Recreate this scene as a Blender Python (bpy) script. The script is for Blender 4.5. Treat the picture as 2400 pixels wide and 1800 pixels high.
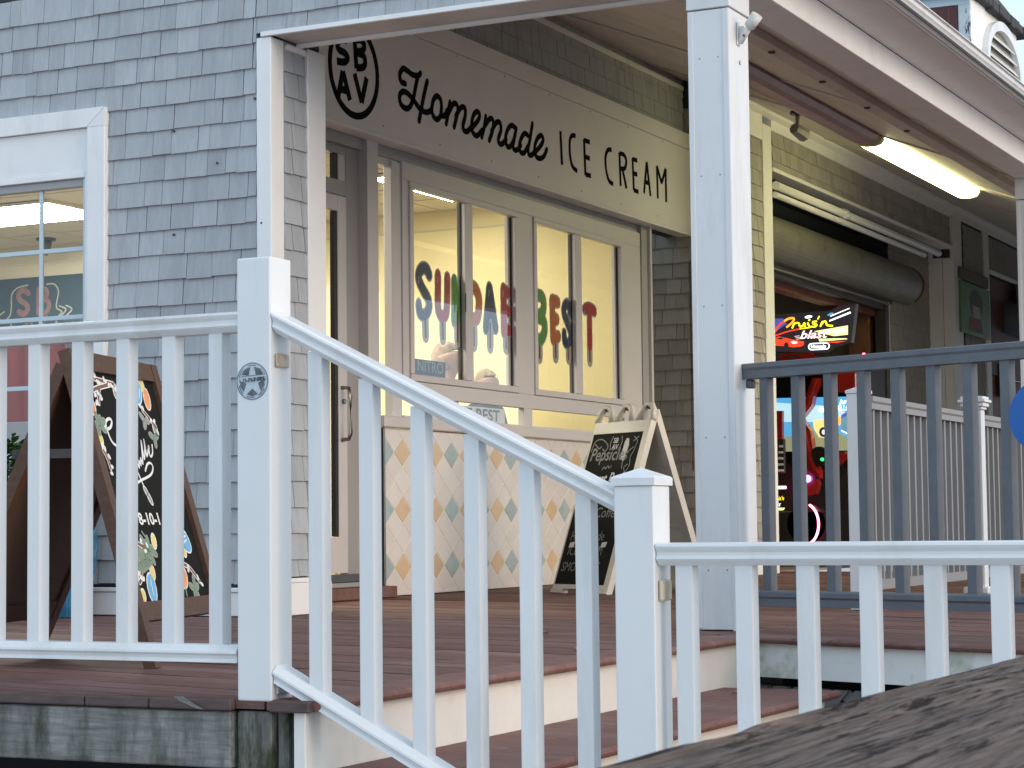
import bpy, bmesh, math, random
from mathutils import Vector, Matrix
import mathutils.noise as mnoise

# ------------------------------------------------------------------ reset, camera, light
for o in list(bpy.data.objects):
    bpy.data.objects.remove(o)
scene = bpy.context.scene
COL = scene.collection
rad = math.radians

cd = bpy.data.cameras.new('camera')
cam = bpy.data.objects.new('camera', cd)
COL.objects.link(cam)
Rm = ((0.8947794609582068, 0.44636924940758016, -0.01114492847237501),
      (0.03977013212800022, -0.05481146699455612, 0.9977043849139012),
      (-0.4447336875455493, 0.8931686270068033, 0.06679633891853322))
CAM = Vector((5.749, -8.871, 0.448))
m4 = Matrix.Identity(4)
for i in range(3):
    m4[i][0] = Rm[0][i]; m4[i][1] = Rm[1][i]; m4[i][2] = -Rm[2][i]; m4[i][3] = CAM[i]
cam.matrix_world = m4
cd.sensor_width = 36.0
cd.lens = 4920 / 2400 * 36.0
cd.clip_start = 0.05
cd.clip_end = 500
cd.dof.use_dof = True
cd.dof.focus_distance = 9.0
cd.dof.aperture_fstop = 60
scene.camera = cam

SUN_AZ = rad(97)      # direction the light comes from, clockwise from +Y
SUN_EL = rad(17)
w = bpy.data.worlds.new('World')
scene.world = w
w.use_nodes = True
wn = w.node_tree
wn.nodes.clear()
sky = wn.nodes.new('ShaderNodeTexSky')
sky.sky_type = 'NISHITA'
sky.sun_disc = False
sky.sun_elevation = SUN_EL
sky.sun_rotation = SUN_AZ
sky.air_density = 1.0
sky.dust_density = 2.5
sky.ozone_density = 1.4
bg = wn.nodes.new('ShaderNodeBackground')
bg.inputs[1].default_value = 0.15
wo = wn.nodes.new('ShaderNodeOutputWorld')
# thin even cloud cover over the clear-sky model
cloud = wn.nodes.new('ShaderNodeMix'); cloud.data_type = 'RGBA'
cloud.inputs[0].default_value = 0.8
cloud.inputs[7].default_value = (4.1, 5.3, 6.6, 1)
wn.links.new(sky.outputs[0], cloud.inputs[6])
wn.links.new(cloud.outputs[2], bg.inputs[0])
wn.links.new(bg.outputs[0], wo.inputs[0])

sd = bpy.data.lights.new('sun', 'SUN')
sd.energy = 1.05
sd.angle = rad(36)
sd.color = (1.0, 0.77, 0.58)
sun = bpy.data.objects.new('sun', sd)
COL.objects.link(sun)
sv = Vector((math.sin(SUN_AZ) * math.cos(SUN_EL), math.cos(SUN_AZ) * math.cos(SUN_EL), math.sin(SUN_EL)))
sun.rotation_euler = sv.to_track_quat('Z', 'Y').to_euler()
sun.location = (20, 10, 20)

scene.view_settings.view_transform = 'Standard'
scene.view_settings.look = 'None'
scene.view_settings.exposure = 0.56
scene.view_settings.gamma = 1.0
scene.render.engine = 'CYCLES'
scene.cycles.max_bounces = 8
scene.cycles.transparent_max_bounces = 24
scene.cycles.caustics_reflective = False
scene.cycles.caustics_refractive = False
scene.cycles.sample_clamp_indirect = 6.0

rng = random.Random(11)

# ------------------------------------------------------------------ materials
def srgb(r, g, b):
    f = lambda c: (c / 255 / 12.92) if c / 255 <= 0.04045 else ((c / 255 + 0.055) / 1.055) ** 2.4
    return (f(r), f(g), f(b))

def pm(name, col, rough=0.5, var=0.08, scale=6.0, stretch=(1, 1, 1), bump=0.0, rnd=0.0, spec=0.5,
       dirt=None, metal=0.0, bscale=None, coat=0.0, detail=6.0, scuff=None):
    m = bpy.data.materials.new(name)
    m.use_nodes = True
    nt = m.node_tree
    N, L = nt.nodes, nt.links
    bs = N['Principled BSDF']
    bs.inputs['Roughness'].default_value = rough
    bs.inputs['Specular IOR Level'].default_value = spec
    bs.inputs['Metallic'].default_value = metal
    bs.inputs['Coat Weight'].default_value = coat
    tc = N.new('ShaderNodeTexCoord')
    oi = N.new('ShaderNodeObjectInfo')
    vm = N.new('ShaderNodeVectorMath'); vm.operation = 'MULTIPLY_ADD'
    L.new(oi.outputs['Random'], vm.inputs[0])
    vm.inputs[1].default_value = (37.0, 53.0, 71.0)
    L.new(tc.outputs['Object'], vm.inputs[2])
    mp = N.new('ShaderNodeMapping')
    mp.inputs['Scale'].default_value = stretch
    L.new(vm.outputs[0], mp.inputs[0])
    nz = N.new('ShaderNodeTexNoise')
    nz.inputs['Scale'].default_value = scale
    nz.inputs['Detail'].default_value = detail
    nz.inputs['Roughness'].default_value = 0.6
    L.new(mp.outputs[0], nz.inputs[0])
    mx = N.new('ShaderNodeMix'); mx.data_type = 'RGBA'
    mx.inputs[6].default_value = tuple(c * (1 - var) for c in col) + (1,)
    mx.inputs[7].default_value = tuple(min(1, c * (1 + var)) for c in col) + (1,)
    rp = N.new('ShaderNodeMapRange')
    rp.inputs[1].default_value = 0.3; rp.inputs[2].default_value = 0.7
    L.new(nz.outputs[0], rp.inputs[0])
    L.new(rp.outputs[0], mx.inputs[0])
    out = mx.outputs[2]
    if dirt:
        dcol, dscale, dlo, dhi, dst = dirt
        mp2 = N.new('ShaderNodeMapping'); mp2.inputs['Scale'].default_value = dst
        L.new(vm.outputs[0], mp2.inputs[0])
        n2 = N.new('ShaderNodeTexNoise'); n2.inputs['Scale'].default_value = dscale
        n2.inputs['Detail'].default_value = 8; n2.inputs['Roughness'].default_value = 0.7
        L.new(mp2.outputs[0], n2.inputs[0])
        r2 = N.new('ShaderNodeMapRange'); r2.inputs[1].default_value = dlo; r2.inputs[2].default_value = dhi
        L.new(n2.outputs[0], r2.inputs[0])
        m2 = N.new('ShaderNodeMix'); m2.data_type = 'RGBA'
        L.new(r2.outputs[0], m2.inputs[0]); L.new(out, m2.inputs[6]); m2.inputs[7].default_value = dcol + (1,)
        out = m2.outputs[2]
    if scuff:
        scol, sscale, slo, shi, sst = scuff
        mp3 = N.new('ShaderNodeMapping'); mp3.inputs['Scale'].default_value = sst; mp3.inputs['Location'].default_value = (5.3, 1.7, 9.1)
        L.new(vm.outputs[0], mp3.inputs[0])
        n3 = N.new('ShaderNodeTexNoise'); n3.inputs['Scale'].default_value = sscale
        n3.inputs['Detail'].default_value = 6; n3.inputs['Roughness'].default_value = 0.75
        L.new(mp3.outputs[0], n3.inputs[0])
        r3 = N.new('ShaderNodeMapRange'); r3.inputs[1].default_value = slo; r3.inputs[2].default_value = shi
        L.new(n3.outputs[0], r3.inputs[0])
        m3 = N.new('ShaderNodeMix'); m3.data_type = 'RGBA'
        L.new(r3.outputs[0], m3.inputs[0]); L.new(out, m3.inputs[6]); m3.inputs[7].default_value = scol + (1,)
        out = m3.outputs[2]
    if rnd:
        hs = N.new('ShaderNodeHueSaturation')
        mr = N.new('ShaderNodeMapRange')
        mr.inputs[3].default_value = 1 - rnd; mr.inputs[4].default_value = 1 + rnd
        L.new(oi.outputs['Random'], mr.inputs[0]); L.new(mr.outputs[0], hs.inputs['Value'])
        L.new(out, hs.inputs['Color']); out = hs.outputs[0]
    L.new(out, bs.inputs['Base Color'])
    if bump:
        bn = N.new('ShaderNodeBump'); bn.inputs['Strength'].default_value = bump; bn.inputs['Distance'].default_value = 0.004
        src = nz
        if bscale:
            src = N.new('ShaderNodeTexNoise'); src.inputs['Scale'].default_value = bscale; src.inputs['Detail'].default_value = 5
            L.new(mp.outputs[0], src.inputs[0])
        L.new(src.outputs[0], bn.inputs['Height']); L.new(bn.outputs[0], bs.inputs['Normal'])
    return m

def em(name, col, strength, base=None):
    m = bpy.data.materials.new(name); m.use_nodes = True
    bs = m.node_tree.nodes['Principled BSDF']
    b = base if base else col
    bs.inputs['Base Color'].default_value = tuple(b) + (1,)
    bs.inputs['Emission Color'].default_value = tuple(col) + (1,)
    bs.inputs['Emission Strength'].default_value = strength
    bs.inputs['Roughness'].default_value = 0.4
    return m

def glass_mat(name, tint=(1, 1, 1), f0=0.05):
    m = bpy.data.materials.new(name); m.use_nodes = True
    nt = m.node_tree; N, L = nt.nodes, nt.links
    N.clear()
    lw = N.new('ShaderNodeLayerWeight'); lw.inputs[0].default_value = 0.5
    pw = N.new('ShaderNodeMath'); pw.operation = 'POWER'; pw.inputs[1].default_value = 3.5
    L.new(lw.outputs['Facing'], pw.inputs[0])
    ma = N.new('ShaderNodeMath'); ma.operation = 'MULTIPLY_ADD'
    L.new(pw.outputs[0], ma.inputs[0]); ma.inputs[1].default_value = 1 - f0; ma.inputs[2].default_value = f0
    tr = N.new('ShaderNodeBsdfTransparent'); tr.inputs[0].default_value = tint + (1,)
    gl = N.new('ShaderNodeBsdfGlossy'); gl.inputs['Roughness'].default_value = 0.01
    ms = N.new('ShaderNodeMixShader')
    L.new(ma.outputs[0], ms.inputs[0]); L.new(tr.outputs[0], ms.inputs[1]); L.new(gl.outputs[0], ms.inputs[2])
    o = N.new('ShaderNodeOutputMaterial'); L.new(ms.outputs[0], o.inputs[0])
    return m

M = {}
M['vinyl'] = pm('white_vinyl', (0.71, 0.715, 0.715), 0.32, 0.025, 3, bump=0.03, bscale=30,
                dirt=((0.50, 0.49, 0.45), 2.4, 0.50, 0.85, (1.5, 1.5, .3)), rnd=.02,
                scuff=((0.30, 0.29, 0.27), 26, 0.69, 0.76, (1, 1, .55)))
M['trim'] = pm('white_painted_trim', (0.85, 0.84, 0.82), 0.5, 0.03, 4, bump=0.05, bscale=50,
               dirt=((0.58, 0.55, 0.50), 3.0, 0.56, 0.95, (1.4, 1.4, .3)), scuff=((0.36, 0.34, 0.31), 24, 0.70, 0.77, (1, 1, .6)))
M['signface'] = pm('sign_panel_white', (0.80, 0.785, 0.765), 0.5, 0.03, 2, bump=0.04, bscale=40)
M['riser'] = pm('stained_white_riser', (0.76, 0.74, 0.69), 0.5, 0.06, 5, bump=0.05,
                dirt=((0.42, 0.38, 0.30), 3.0, 0.56, 0.9, (1, 1.6, .45)), scuff=((.20, .17, .13), 20, .68, .75, (1, 1, .5)))
M['moss'] = pm('white_fascia_with_green_stain', (0.74, 0.75, 0.72), 0.5, 0.05, 4,
               dirt=((0.27, 0.33, 0.19), 3.6, 0.53, 0.72, (.8, .8, .8)))
M['shingle'] = pm('blue_grey_painted_shingle', (0.42, 0.44, 0.455), 0.7, 0.07, 9, stretch=(6, 6, .8), bump=0.3, rnd=0.075, spec=.3,
                  bscale=14, dirt=((0.27, 0.285, 0.30), 2.6, 0.48, 0.85, (1.6, 1.6, .45)), scuff=((0.22, 0.19, 0.16), 16, 0.70, 0.80, (1.6, 1.6, .35)))
M['shingle_b'] = pm('tan_tinted_shingle', (0.36, 0.34, 0.30), 0.7, 0.10, 9, stretch=(6, 6, .8), bump=0.3, rnd=0.14, bscale=14)  # brownish tint of the porch lighting is mixed into this colour
M['backer'] = pm('dark_backing_and_shade', (0.035, 0.04, 0.045), 0.8)  # wall backing, and the painted dark in and under the deck
M['deck'] = pm('red_brown_composite_board', (0.165, 0.082, 0.068), 0.65, 0.22, 5, stretch=(.5, 9, 9), bump=0.45, rnd=0.17,
               bscale=22, spec=.2, dirt=((0.23, 0.155, 0.13), 2.2, 0.46, 0.80, (.6, 2, 1)), scuff=((0.055, 0.036, 0.032), 9, 0.60, 0.72, (.8, 2.2, 1)))
M['deckdark'] = pm('board_edge_dark', (0.085, 0.055, 0.05), 0.7, 0.3, 12, stretch=(1, 1, 4), bump=0.5)
M['oldwood'] = pm('grey_green_weathered_timber', (0.205, 0.205, 0.195), 0.8, 0.45, 7, stretch=(.7, 8, 8), bump=0.9, detail=9,
                  dirt=((0.045, 0.050, 0.036), 3.2, 0.44, 0.66, (3.2, 3.2, .9)))
M['oldpost'] = pm('mossy_support_post', (0.17, 0.17, 0.155), 0.85, 0.5, 9, stretch=(7, 7, .8), bump=0.9, spec=.2,
                  dirt=((0.045, 0.055, 0.03), 5.5, 0.42, 0.60, (3, 3, 1.0)))
M['grey'] = pm('slate_grey_composite', (0.125, 0.135, 0.150), 0.55, 0.10, 14, bump=0.12, bscale=60,
               dirt=((0.20, 0.20, 0.195), 5.0, 0.6, 0.95, (1, 1, .6)))
M['taupe'] = pm('taupe_vinyl', (0.24, 0.23, 0.225), 0.45, 0.05, 4)
M['roofdark'] = pm('asphalt_roofing', (0.05, 0.05, 0.052), 0.9, 0.3, 30, bump=0.5)
M['ceiling'] = pm('porch_ceiling_paint', (0.62, 0.58, 0.54), 0.6, 0.05, 3, dirt=((0.36, 0.33, 0.28), 2.0, 0.5, 0.95, (1, .5, 1)))
M['yellowwall'] = pm('pale_yellow_wall', (0.82, 0.73, 0.42), 0.75, 0.02, 2)
M['creamwall'] = pm('cream_wall', (0.62, 0.58, 0.47), 0.7, 0.03, 2)
M['ceiltile'] = pm('ceiling_tile', (0.60, 0.56, 0.47), 0.8, 0.05, 30)
M['floorin'] = pm('interior_floor', (0.25, 0.22, 0.18), 0.5, 0.1, 5)
M['frame'] = pm('white_window_frame', (0.62, 0.595, 0.585), 0.42, 0.03, 3)
M['framegrey'] = pm('grey_door_frame', (0.36, 0.355, 0.35), 0.45, 0.04, 3)
M['blueframe'] = pm('pale_blue_muntin', (0.55, 0.66, 0.70), 0.45, 0.03, 3)
M['glass'] = glass_mat('window_glass', (.95, .96, .95), 0.16)
M['glass_a'] = glass_mat('front_window_glass', (.86, .89, .90), 0.06)
M['black'] = pm('black_paint', (0.010, 0.010, 0.011), 0.9, 0.1, 5, spec=.05)
M['blackrub'] = pm('black_trim', (0.02, 0.018, 0.016), 0.5, 0.1, 5)
M['tile_w'] = pm('white_ceramic_tile', (0.74, 0.70, 0.655), 0.22, 0.04, 5, rnd=0.03, spec=.5)
M['tile_p'] = pm('peach_ceramic_tile', (0.68, 0.50, 0.30), 0.22, 0.08, 7, rnd=0.06)
M['tile_t'] = pm('teal_ceramic_tile', (0.40, 0.49, 0.48), 0.22, 0.12, 9, rnd=0.06)
M['grout'] = pm('pale_grout', (0.82, 0.79, 0.73), 0.8)
M['brownwood'] = pm('dark_stained_wood', (0.085, 0.042, 0.025), 0.5, 0.25, 9, stretch=(1, 6, 6), bump=0.2)
M['brownpanel'] = pm('brown_hardboard', (0.10, 0.062, 0.042), 0.6, 0.06, 4)
M['chalkb'] = pm('black_chalkboard', (0.012, 0.012, 0.010), 0.75, 0.2, 4, spec=.15)
M['chalkw'] = pm('white_chalk_marker', (0.78, 0.78, 0.74), 0.8, 0.1, 40)
M['chalkdim'] = pm('faded_chalk', (0.25, 0.25, 0.24), 0.9, 0.35, 60)
M['chalkg'] = pm('sage_chalk', (0.20, 0.28, 0.20), 0.8, 0.15, 30)
M['chalkgy'] = pm('grey_chalk', (0.30, 0.31, 0.28), 0.8, 0.15, 30)
M['chalky'] = pm('yellow_chalk', (0.72, 0.60, 0.20), 0.8, 0.12, 30)
M['chalkbl'] = pm('blue_chalk', (0.16, 0.42, 0.68), 0.8, 0.12, 30)
M['chalko'] = pm('orange_chalk', (0.75, 0.32, 0.14), 0.8, 0.12, 30)
M['chalkbr'] = pm('brown_chalk', (0.20, 0.10, 0.075), 0.8, 0.15, 30)
M['plastic'] = pm('cream_plastic', (0.72, 0.68, 0.58), 0.4, 0.05, 4, dirt=((0.5, 0.45, 0.36), 3, .6, .95, (1, 1, 1)))
M['blueglaze'] = pm('blue_glazed_pot', (0.030, 0.165, 0.30), 0.2, 0.18, 6, coat=.4)
M['leaf'] = pm('green_leaf', (0.040, 0.105, 0.022), 0.7, 0.3, 12, rnd=0.2, spec=.15)
M['soil'] = pm('potting_soil', (0.03, 0.022, 0.016), 0.9, .3, 20)
M['redflower'] = pm('red_flower', (0.55, 0.03, 0.02), 0.6, .2, 12)
M['redcloth'] = pm('coral_curtain', (0.62, 0.14, 0.11), 0.8, .12, 4, stretch=(6, 6, .6))
M['menublue'] = pm('slate_blue_chalkboard', (0.028, 0.055, 0.088), 0.7, .15, 4)
M['pinkchalk'] = pm('dusty_pink_chalk', (0.19, 0.105, 0.12), 0.8, .15, 20)
M['tanwood'] = pm('tan_wood', (0.42, 0.30, 0.15), 0.55, .12, 8, stretch=(1, 1, .3))
M['steel'] = pm('brushed_metal', (0.30, 0.29, 0.27), 0.35, .1, 8, metal=.9)
M['rust'] = pm('rusty_chain', (0.06, 0.03, 0.02), 0.8, .4, 30)
M['tanmetal'] = pm('tan_bracket', (0.55, 0.47, 0.36), 0.6, .1, 10, dirt=((0.28, 0.11, 0.03), 18, .5, .7, (1, 1, 1)))
M['shutter'] = pm('olive_galvanised_drum', (0.20, 0.195, 0.155), 0.5, .12, 5, dirt=((0.10, 0.045, 0.015), 4, .56, .75, (1, 1, 1)), metal=.2)
M['darkmetal'] = pm('dark_track_metal', (0.05, 0.045, 0.045), 0.5, .25, 10)
M['redwood'] = pm('red_brown_timber', (0.17, 0.055, 0.03), 0.6, .3, 8, stretch=(6, 1, 1))
M['plywood'] = pm('stained_plywood', (0.22, 0.10, 0.045), 0.65, .35, 6, stretch=(1, 1, .5))
M['arcwall'] = pm('grey_arcade_wall', (0.23, 0.215, 0.18), 0.8, .08, 4)
M['redplastic'] = pm('red_moulded_plastic', (0.34, 0.018, 0.012), 0.25, .12, 4, coat=.4)
M['doorred'] = pm('brick_red_door', (0.20, 0.055, 0.03), 0.55, .12, 6, stretch=(5, 5, .6))
M['doordark'] = pm('maroon_panel', (0.10, 0.03, 0.028), 0.6, .2, 5)
M['greensign'] = pm('green_sign_paint', (0.10, 0.21, 0.085), 0.5, .1, 5)
M['signbrown'] = pm('brown_sign_print', (0.10, 0.075, 0.045), 0.6, .2, 20)
M['signred'] = pm('dull_red_sign_print', (0.22, 0.07, 0.05), 0.6, .2, 20)
M['signpale'] = pm('pale_sign_print', (0.38, 0.40, 0.33), 0.6, .2, 20)
M['bluedisc'] = pm('blue_enamel', (0.012, 0.12, 0.42), 0.35, .04, 3)
M['stickgrey'] = pm('grey_sticker_ink', (0.10, 0.12, 0.14), 0.5, .35, 60)
M['stickpale'] = pm('pale_blue_sticker', (0.48, 0.55, 0.60), 0.45, .08, 30)
M['unlit'] = pm('dusty_pink_lens', (0.34, 0.22, 0.21), 0.35, .15, 6)
M['skin'] = pm('skin', (0.55, 0.33, 0.22), 0.5, .05, 6)
M['hair1'] = pm('light_brown_hair', (0.33, 0.22, 0.12), 0.6, .35, 30, stretch=(1, 1, .3), bump=.4)
M['hair2'] = pm('blond_hair', (0.48, 0.34, 0.15), 0.6, .35, 30, stretch=(1, 1, .3), bump=.4)
M['shirt1'] = pm('grey_blue_shirt', (0.16, 0.19, 0.24), 0.85, .1, 10)
M['shirt2'] = pm('dark_shirt', (0.035, 0.035, 0.045), 0.85, .1, 10)
M['trousers'] = pm('dark_trousers', (0.03, 0.035, 0.05), 0.85, .1, 10)
M['eye'] = pm('eye_dark', (0.02, 0.015, 0.012), 0.3)
M['stick'] = pm('popsicle_stick_print', (0.20, 0.075, 0.035), 0.6, .1, 20)
M['halo'] = pm('clear_sticker_edge', (0.62, 0.60, 0.50), 0.4, .04, 10)
M['pop_navy'] = pm('navy_sticker', (0.03, 0.05, 0.11), 0.35, .1, 6)
M['pop_red'] = pm('red_sticker', (0.60, 0.035, 0.03), 0.35, .08, 6)
M['pop_green'] = pm('green_sticker', (0.16, 0.45, 0.06), 0.35, .1, 6)
M['pop_orange'] = pm('orange_sticker', (0.80, 0.20, 0.02), 0.35, .08, 6)
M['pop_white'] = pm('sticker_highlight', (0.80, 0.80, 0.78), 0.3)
M['panel_light'] = em('ceiling_light_panel', (1.0, 0.92, 0.72), 52.0)
M['tube_light'] = em('fluorescent_lens', (1.0, 0.94, 0.46), 10.0)
M['lensclear'] = pm('yellowed_lens_end', (0.55, 0.52, 0.28), 0.3)
M['e_yellow'] = em('lit_yellow_print', (1.0, 0.85, 0.02), 1.5)
M['e_red'] = em('lit_red_print', (0.85, 0.05, 0.02), 1.1)
M['e_orange'] = em('lit_orange_print', (1.0, 0.35, 0.02), 1.3)
M['e_pink'] = em('lit_pale_pink_print', (1.0, 0.72, 0.70), 1.2)
M['e_white'] = em('lit_white_print', (0.9, 0.95, 1.0), 1.5)
M['e_dark'] = em('lit_dark_print', (0.03, 0.025, 0.03), 0.5)
M['e_blue'] = em('lit_blue_print', (0.10, 0.12, 0.45), 0.6)
M['e_lime'] = em('lit_lime_print', (0.75, 0.85, 0.35), 1.0)
M['e_sky'] = em('screen_sky_blue', (0.08, 0.34, 0.62), .75)
M['e_cloud'] = em('screen_pale_sky', (0.42, 0.66, 0.78), .75)
M['e_teal'] = em('screen_train_teal', (0.10, 0.22, 0.28), 0.9)
M['e_olive'] = em('screen_ground', (0.20, 0.21, 0.12), 0.9)
M['e_bus'] = em('screen_bus_yellow', (0.70, 0.62, 0.22), .8)
M['e_head'] = em('blue_white_headlamp', (0.16, 0.16, 1.0), 16.0)
M['e_neon'] = em('red_pink_neon', (1.0, 0.12, 0.25), 14.0)
M['e_neonblue'] = em('blue_neon', (0.03, 0.12, 1.0), 4.0)
M['e_green'] = em('green_button', (0.03, 0.6, 0.15), 1.5)

def frail_mat():
    m = pm('rough_weathered_rail', (0.135, 0.098, 0.080), 0.9, 0.55, 16, stretch=(18, .8, 5), bump=0.9, detail=12, spec=.15,
           dirt=((0.022, 0.015, 0.012), 11.0, 0.52, 0.59, (13, .8, 5)))
    nt = m.node_tree; N, L = nt.nodes, nt.links
    bs = N['Principled BSDF']
    src = bs.inputs['Base Color'].links[0].from_socket
    tc = N.new('ShaderNodeTexCoord'); mp = N.new('ShaderNodeMapping'); mp.inputs['Scale'].default_value = (20, 1.4, 5); mp.inputs['Location'].default_value = (3, 7, 1)
    L.new(tc.outputs['Object'], mp.inputs[0])
    n = N.new('ShaderNodeTexNoise'); n.inputs['Scale'].default_value = 7; n.inputs['Detail'].default_value = 10; n.inputs['Roughness'].default_value = .65
    L.new(mp.outputs[0], n.inputs[0])
    r = N.new('ShaderNodeMapRange'); r.inputs[1].default_value = .57; r.inputs[2].default_value = .72; r.inputs[4].default_value = .8
    L.new(n.outputs[0], r.inputs[0])
    x = N.new('ShaderNodeMix'); x.data_type = 'RGBA'; x.inputs[7].default_value = (.27, .215, .185, 1)
    L.new(r.outputs[0], x.inputs[0]); L.new(src, x.inputs[6]); L.new(x.outputs[2], bs.inputs['Base Color'])
    return m
M['frail'] = frail_mat()

# ------------------------------------------------------------------ building helpers
WO = {}
def mk(name, data, parent=None, loc=None, rz=0.0):
    o = bpy.data.objects.new(name, data)
    COL.objects.link(o)
    if parent is not None:
        o.parent = parent
        if loc is None:
            WO[o] = WO[parent]
        else:
            o.location = Vector(loc) - WO[parent]
            WO[o] = Vector(loc)
    else:
        if loc is not None:
            o.location = loc
        WO[o] = Vector(loc) if loc is not None else Vector((0, 0, 0))
    o.rotation_euler = (0, 0, rz)
    return o

def thing(name, label, cat, loc=(0, 0, 0), rz=0.0, group=None):
    e = mk(name, None, None, loc, rz)
    e.empty_display_size = 0.1
    e['label'] = label; e['category'] = cat
    if group: e['group'] = group
    if rz: WO[e] = Vector((0, 0, 0))
    return e

def tag(o, label, cat, group=None):
    o['label'] = label; o['category'] = cat
    if group: o['group'] = group
    return o

def struct(name, loc=(0, 0, 0)):
    e = mk(name, None, None, loc)
    e['kind'] = 'structure'
    return e

def mesh(name, verts, faces, mat, smooth=False):
    me = bpy.data.meshes.new(name)
    me.from_pydata([tuple(v) for v in verts], [], faces)
    me.materials.append(M[mat] if isinstance(mat, str) else mat)
    bm = bmesh.new(); bm.from_mesh(me)
    bmesh.ops.recalc_face_normals(bm, faces=bm.faces)
    bm.to_mesh(me); bm.free()
    if smooth:
        for p in me.polygons: p.use_smooth = True
    return me

def add(name, verts, faces, mat, parent=None, smooth=False):
    off = WO[parent] if parent is not None else Vector((0, 0, 0))
    me = mesh(name, [Vector(v) - off for v in verts], faces, mat, smooth)
    return mk(name, me, parent)

def boxmesh(name, lo, hi, mat, bev=0.0, seg=2):
    bm = bmesh.new()
    bmesh.ops.create_cube(bm, size=1)
    for v in bm.verts:
        v.co = Vector([(lo[i] + hi[i]) / 2 + v.co[i] * (hi[i] - lo[i]) for i in range(3)])
    if bev:
        bmesh.ops.bevel(bm, geom=list(bm.edges), offset=bev, segments=seg, affect='EDGES', profile=.7)
    me = bpy.data.meshes.new(name); bm.to_mesh(me); bm.free()
    me.materials.append(M[mat])
    return me

def box(name, lo, hi, mat, parent=None, bev=0.003, seg=1):
    off = WO[parent] if parent is not None else Vector((0, 0, 0))
    lo = [min(a, b) for a, b in zip(lo, hi)] if False else lo
    me = boxmesh(name, [lo[i] - off[i] for i in range(3)], [hi[i] - off[i] for i in range(3)], mat, bev, seg)
    return mk(name, me, parent)

def boxes(name, lst, mat, parent=None, bev=0.0):
    """several boxes that together are ONE part"""
    bmA = bmesh.new()
    off = WO[parent] if parent is not None else Vector((0, 0, 0))
    for lo, hi in lst:
        r = bmesh.ops.create_cube(bmA, size=1)
        for v in r['verts']:
            v.co = Vector([(lo[i] + hi[i]) / 2 + v.co[i] * (hi[i] - lo[i]) - off[i] for i in range(3)])
    if bev:
        bmesh.ops.bevel(bmA, geom=list(bmA.edges), offset=bev, segments=1, affect='EDGES')
    me = bpy.data.meshes.new(name); bmA.to_mesh(me); bmA.free()
    me.materials.append(M[mat])
    return mk(name, me, parent)

def prism(name, prof, A, B, mat, parent=None, up=(0, 0, 1), side=None, smooth=False):
    """profile (s, t) swept from A to B; s along side, t along up; ends cut vertically (sheared)"""
    A = Vector(A); B = Vector(B)
    d = (B - A); d2 = Vector((d.x, d.y, 0)).normalized()
    S = Vector(side) if side else Vector((d2.y, -d2.x, 0))
    U = Vector(up)
    n = len(prof)
    vs = [A + S * s + U * t for s, t in prof] + [B + S * s + U * t for s, t in prof]
    fs = [tuple(range(n)), tuple(range(n, 2 * n))] + [(i, (i + 1) % n, n + (i + 1) % n, n + i) for i in range(n)]
    return add(name, vs, fs, mat, parent, smooth)

def cyl(name, A, B, r, mat, parent=None, n=14, r2=None, smooth=True):
    A = Vector(A); B = Vector(B); r2 = r if r2 is None else r2
    d = (B - A).normalized()
    u = d.orthogonal().normalized(); v = d.cross(u)
    vs = []
    for P, R in ((A, r), (B, r2)):
        for i in range(n):
            a = 2 * math.pi * i / n
            vs.append(P + u * (R * math.cos(a)) + v * (R * math.sin(a)))
    fs = [(i, (i + 1) % n, n + (i + 1) % n, n + i) for i in range(n)] + [tuple(range(n)), tuple(range(n, 2 * n))]
    o = add(name, vs, fs, mat, parent)
    if smooth:
        for p in o.data.polygons[:n]: p.use_smooth = True
    return o

def tube(name, pts, r, mat, parent=None, n=8, closed=False):
    pts = [Vector(p) for p in pts]
    vs = []; fs = []
    ref = Vector((0, 0, 1))
    for k, P in enumerate(pts):
        if closed: d = pts[(k + 1) % len(pts)] - pts[k - 1]
        else: d = pts[min(k + 1, len(pts) - 1)] - pts[max(k - 1, 0)]
        d.normalize()
        u = d.cross(ref)
        if u.length < .05: u = d.cross(Vector((1, 0, 0)))
        u.normalize(); v = d.cross(u)
        rr = r[k] if isinstance(r, (list, tuple)) else r
        for i in range(n):
            a = 2 * math.pi * i / n
            vs.append(P + u * (rr * math.cos(a)) + v * (rr * math.sin(a)))
    K = len(pts)
    for k in range(K if closed else K - 1):
        k2 = (k + 1) % K
        for i in range(n):
            fs.append((k * n + i, k * n + (i + 1) % n, k2 * n + (i + 1) % n, k2 * n + i))
    if not closed:
        fs.append(tuple(range(n))); fs.append(tuple(range((K - 1) * n, K * n)))
    return add(name, vs, fs, mat, parent, True)

def inst(name, me, parent, loc, rz=0.0):
    return mk(name, me, parent, loc, rz)

# ---- flat marks: strokes and polygons mapped onto a plane
def smoothpts(p, k=5):
    if len(p) < 3: return p
    out = []
    for i in range(len(p) - 1):
        p0 = p[max(i - 1, 0)]; p1 = p[i]; p2 = p[i + 1]; p3 = p[min(i + 2, len(p) - 1)]
        for j in range(k):
            t = j / k
            out.append(tuple(0.5 * ((2 * p1[c]) + (-p0[c] + p2[c]) * t + (2 * p0[c] - 5 * p1[c] + 4 * p2[c] - p3[c]) * t * t +
                                    (-p0[c] + 3 * p1[c] - 3 * p2[c] + p3[c]) * t ** 3) for c in (0, 1)))
    out.append(p[-1])
    return out

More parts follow.
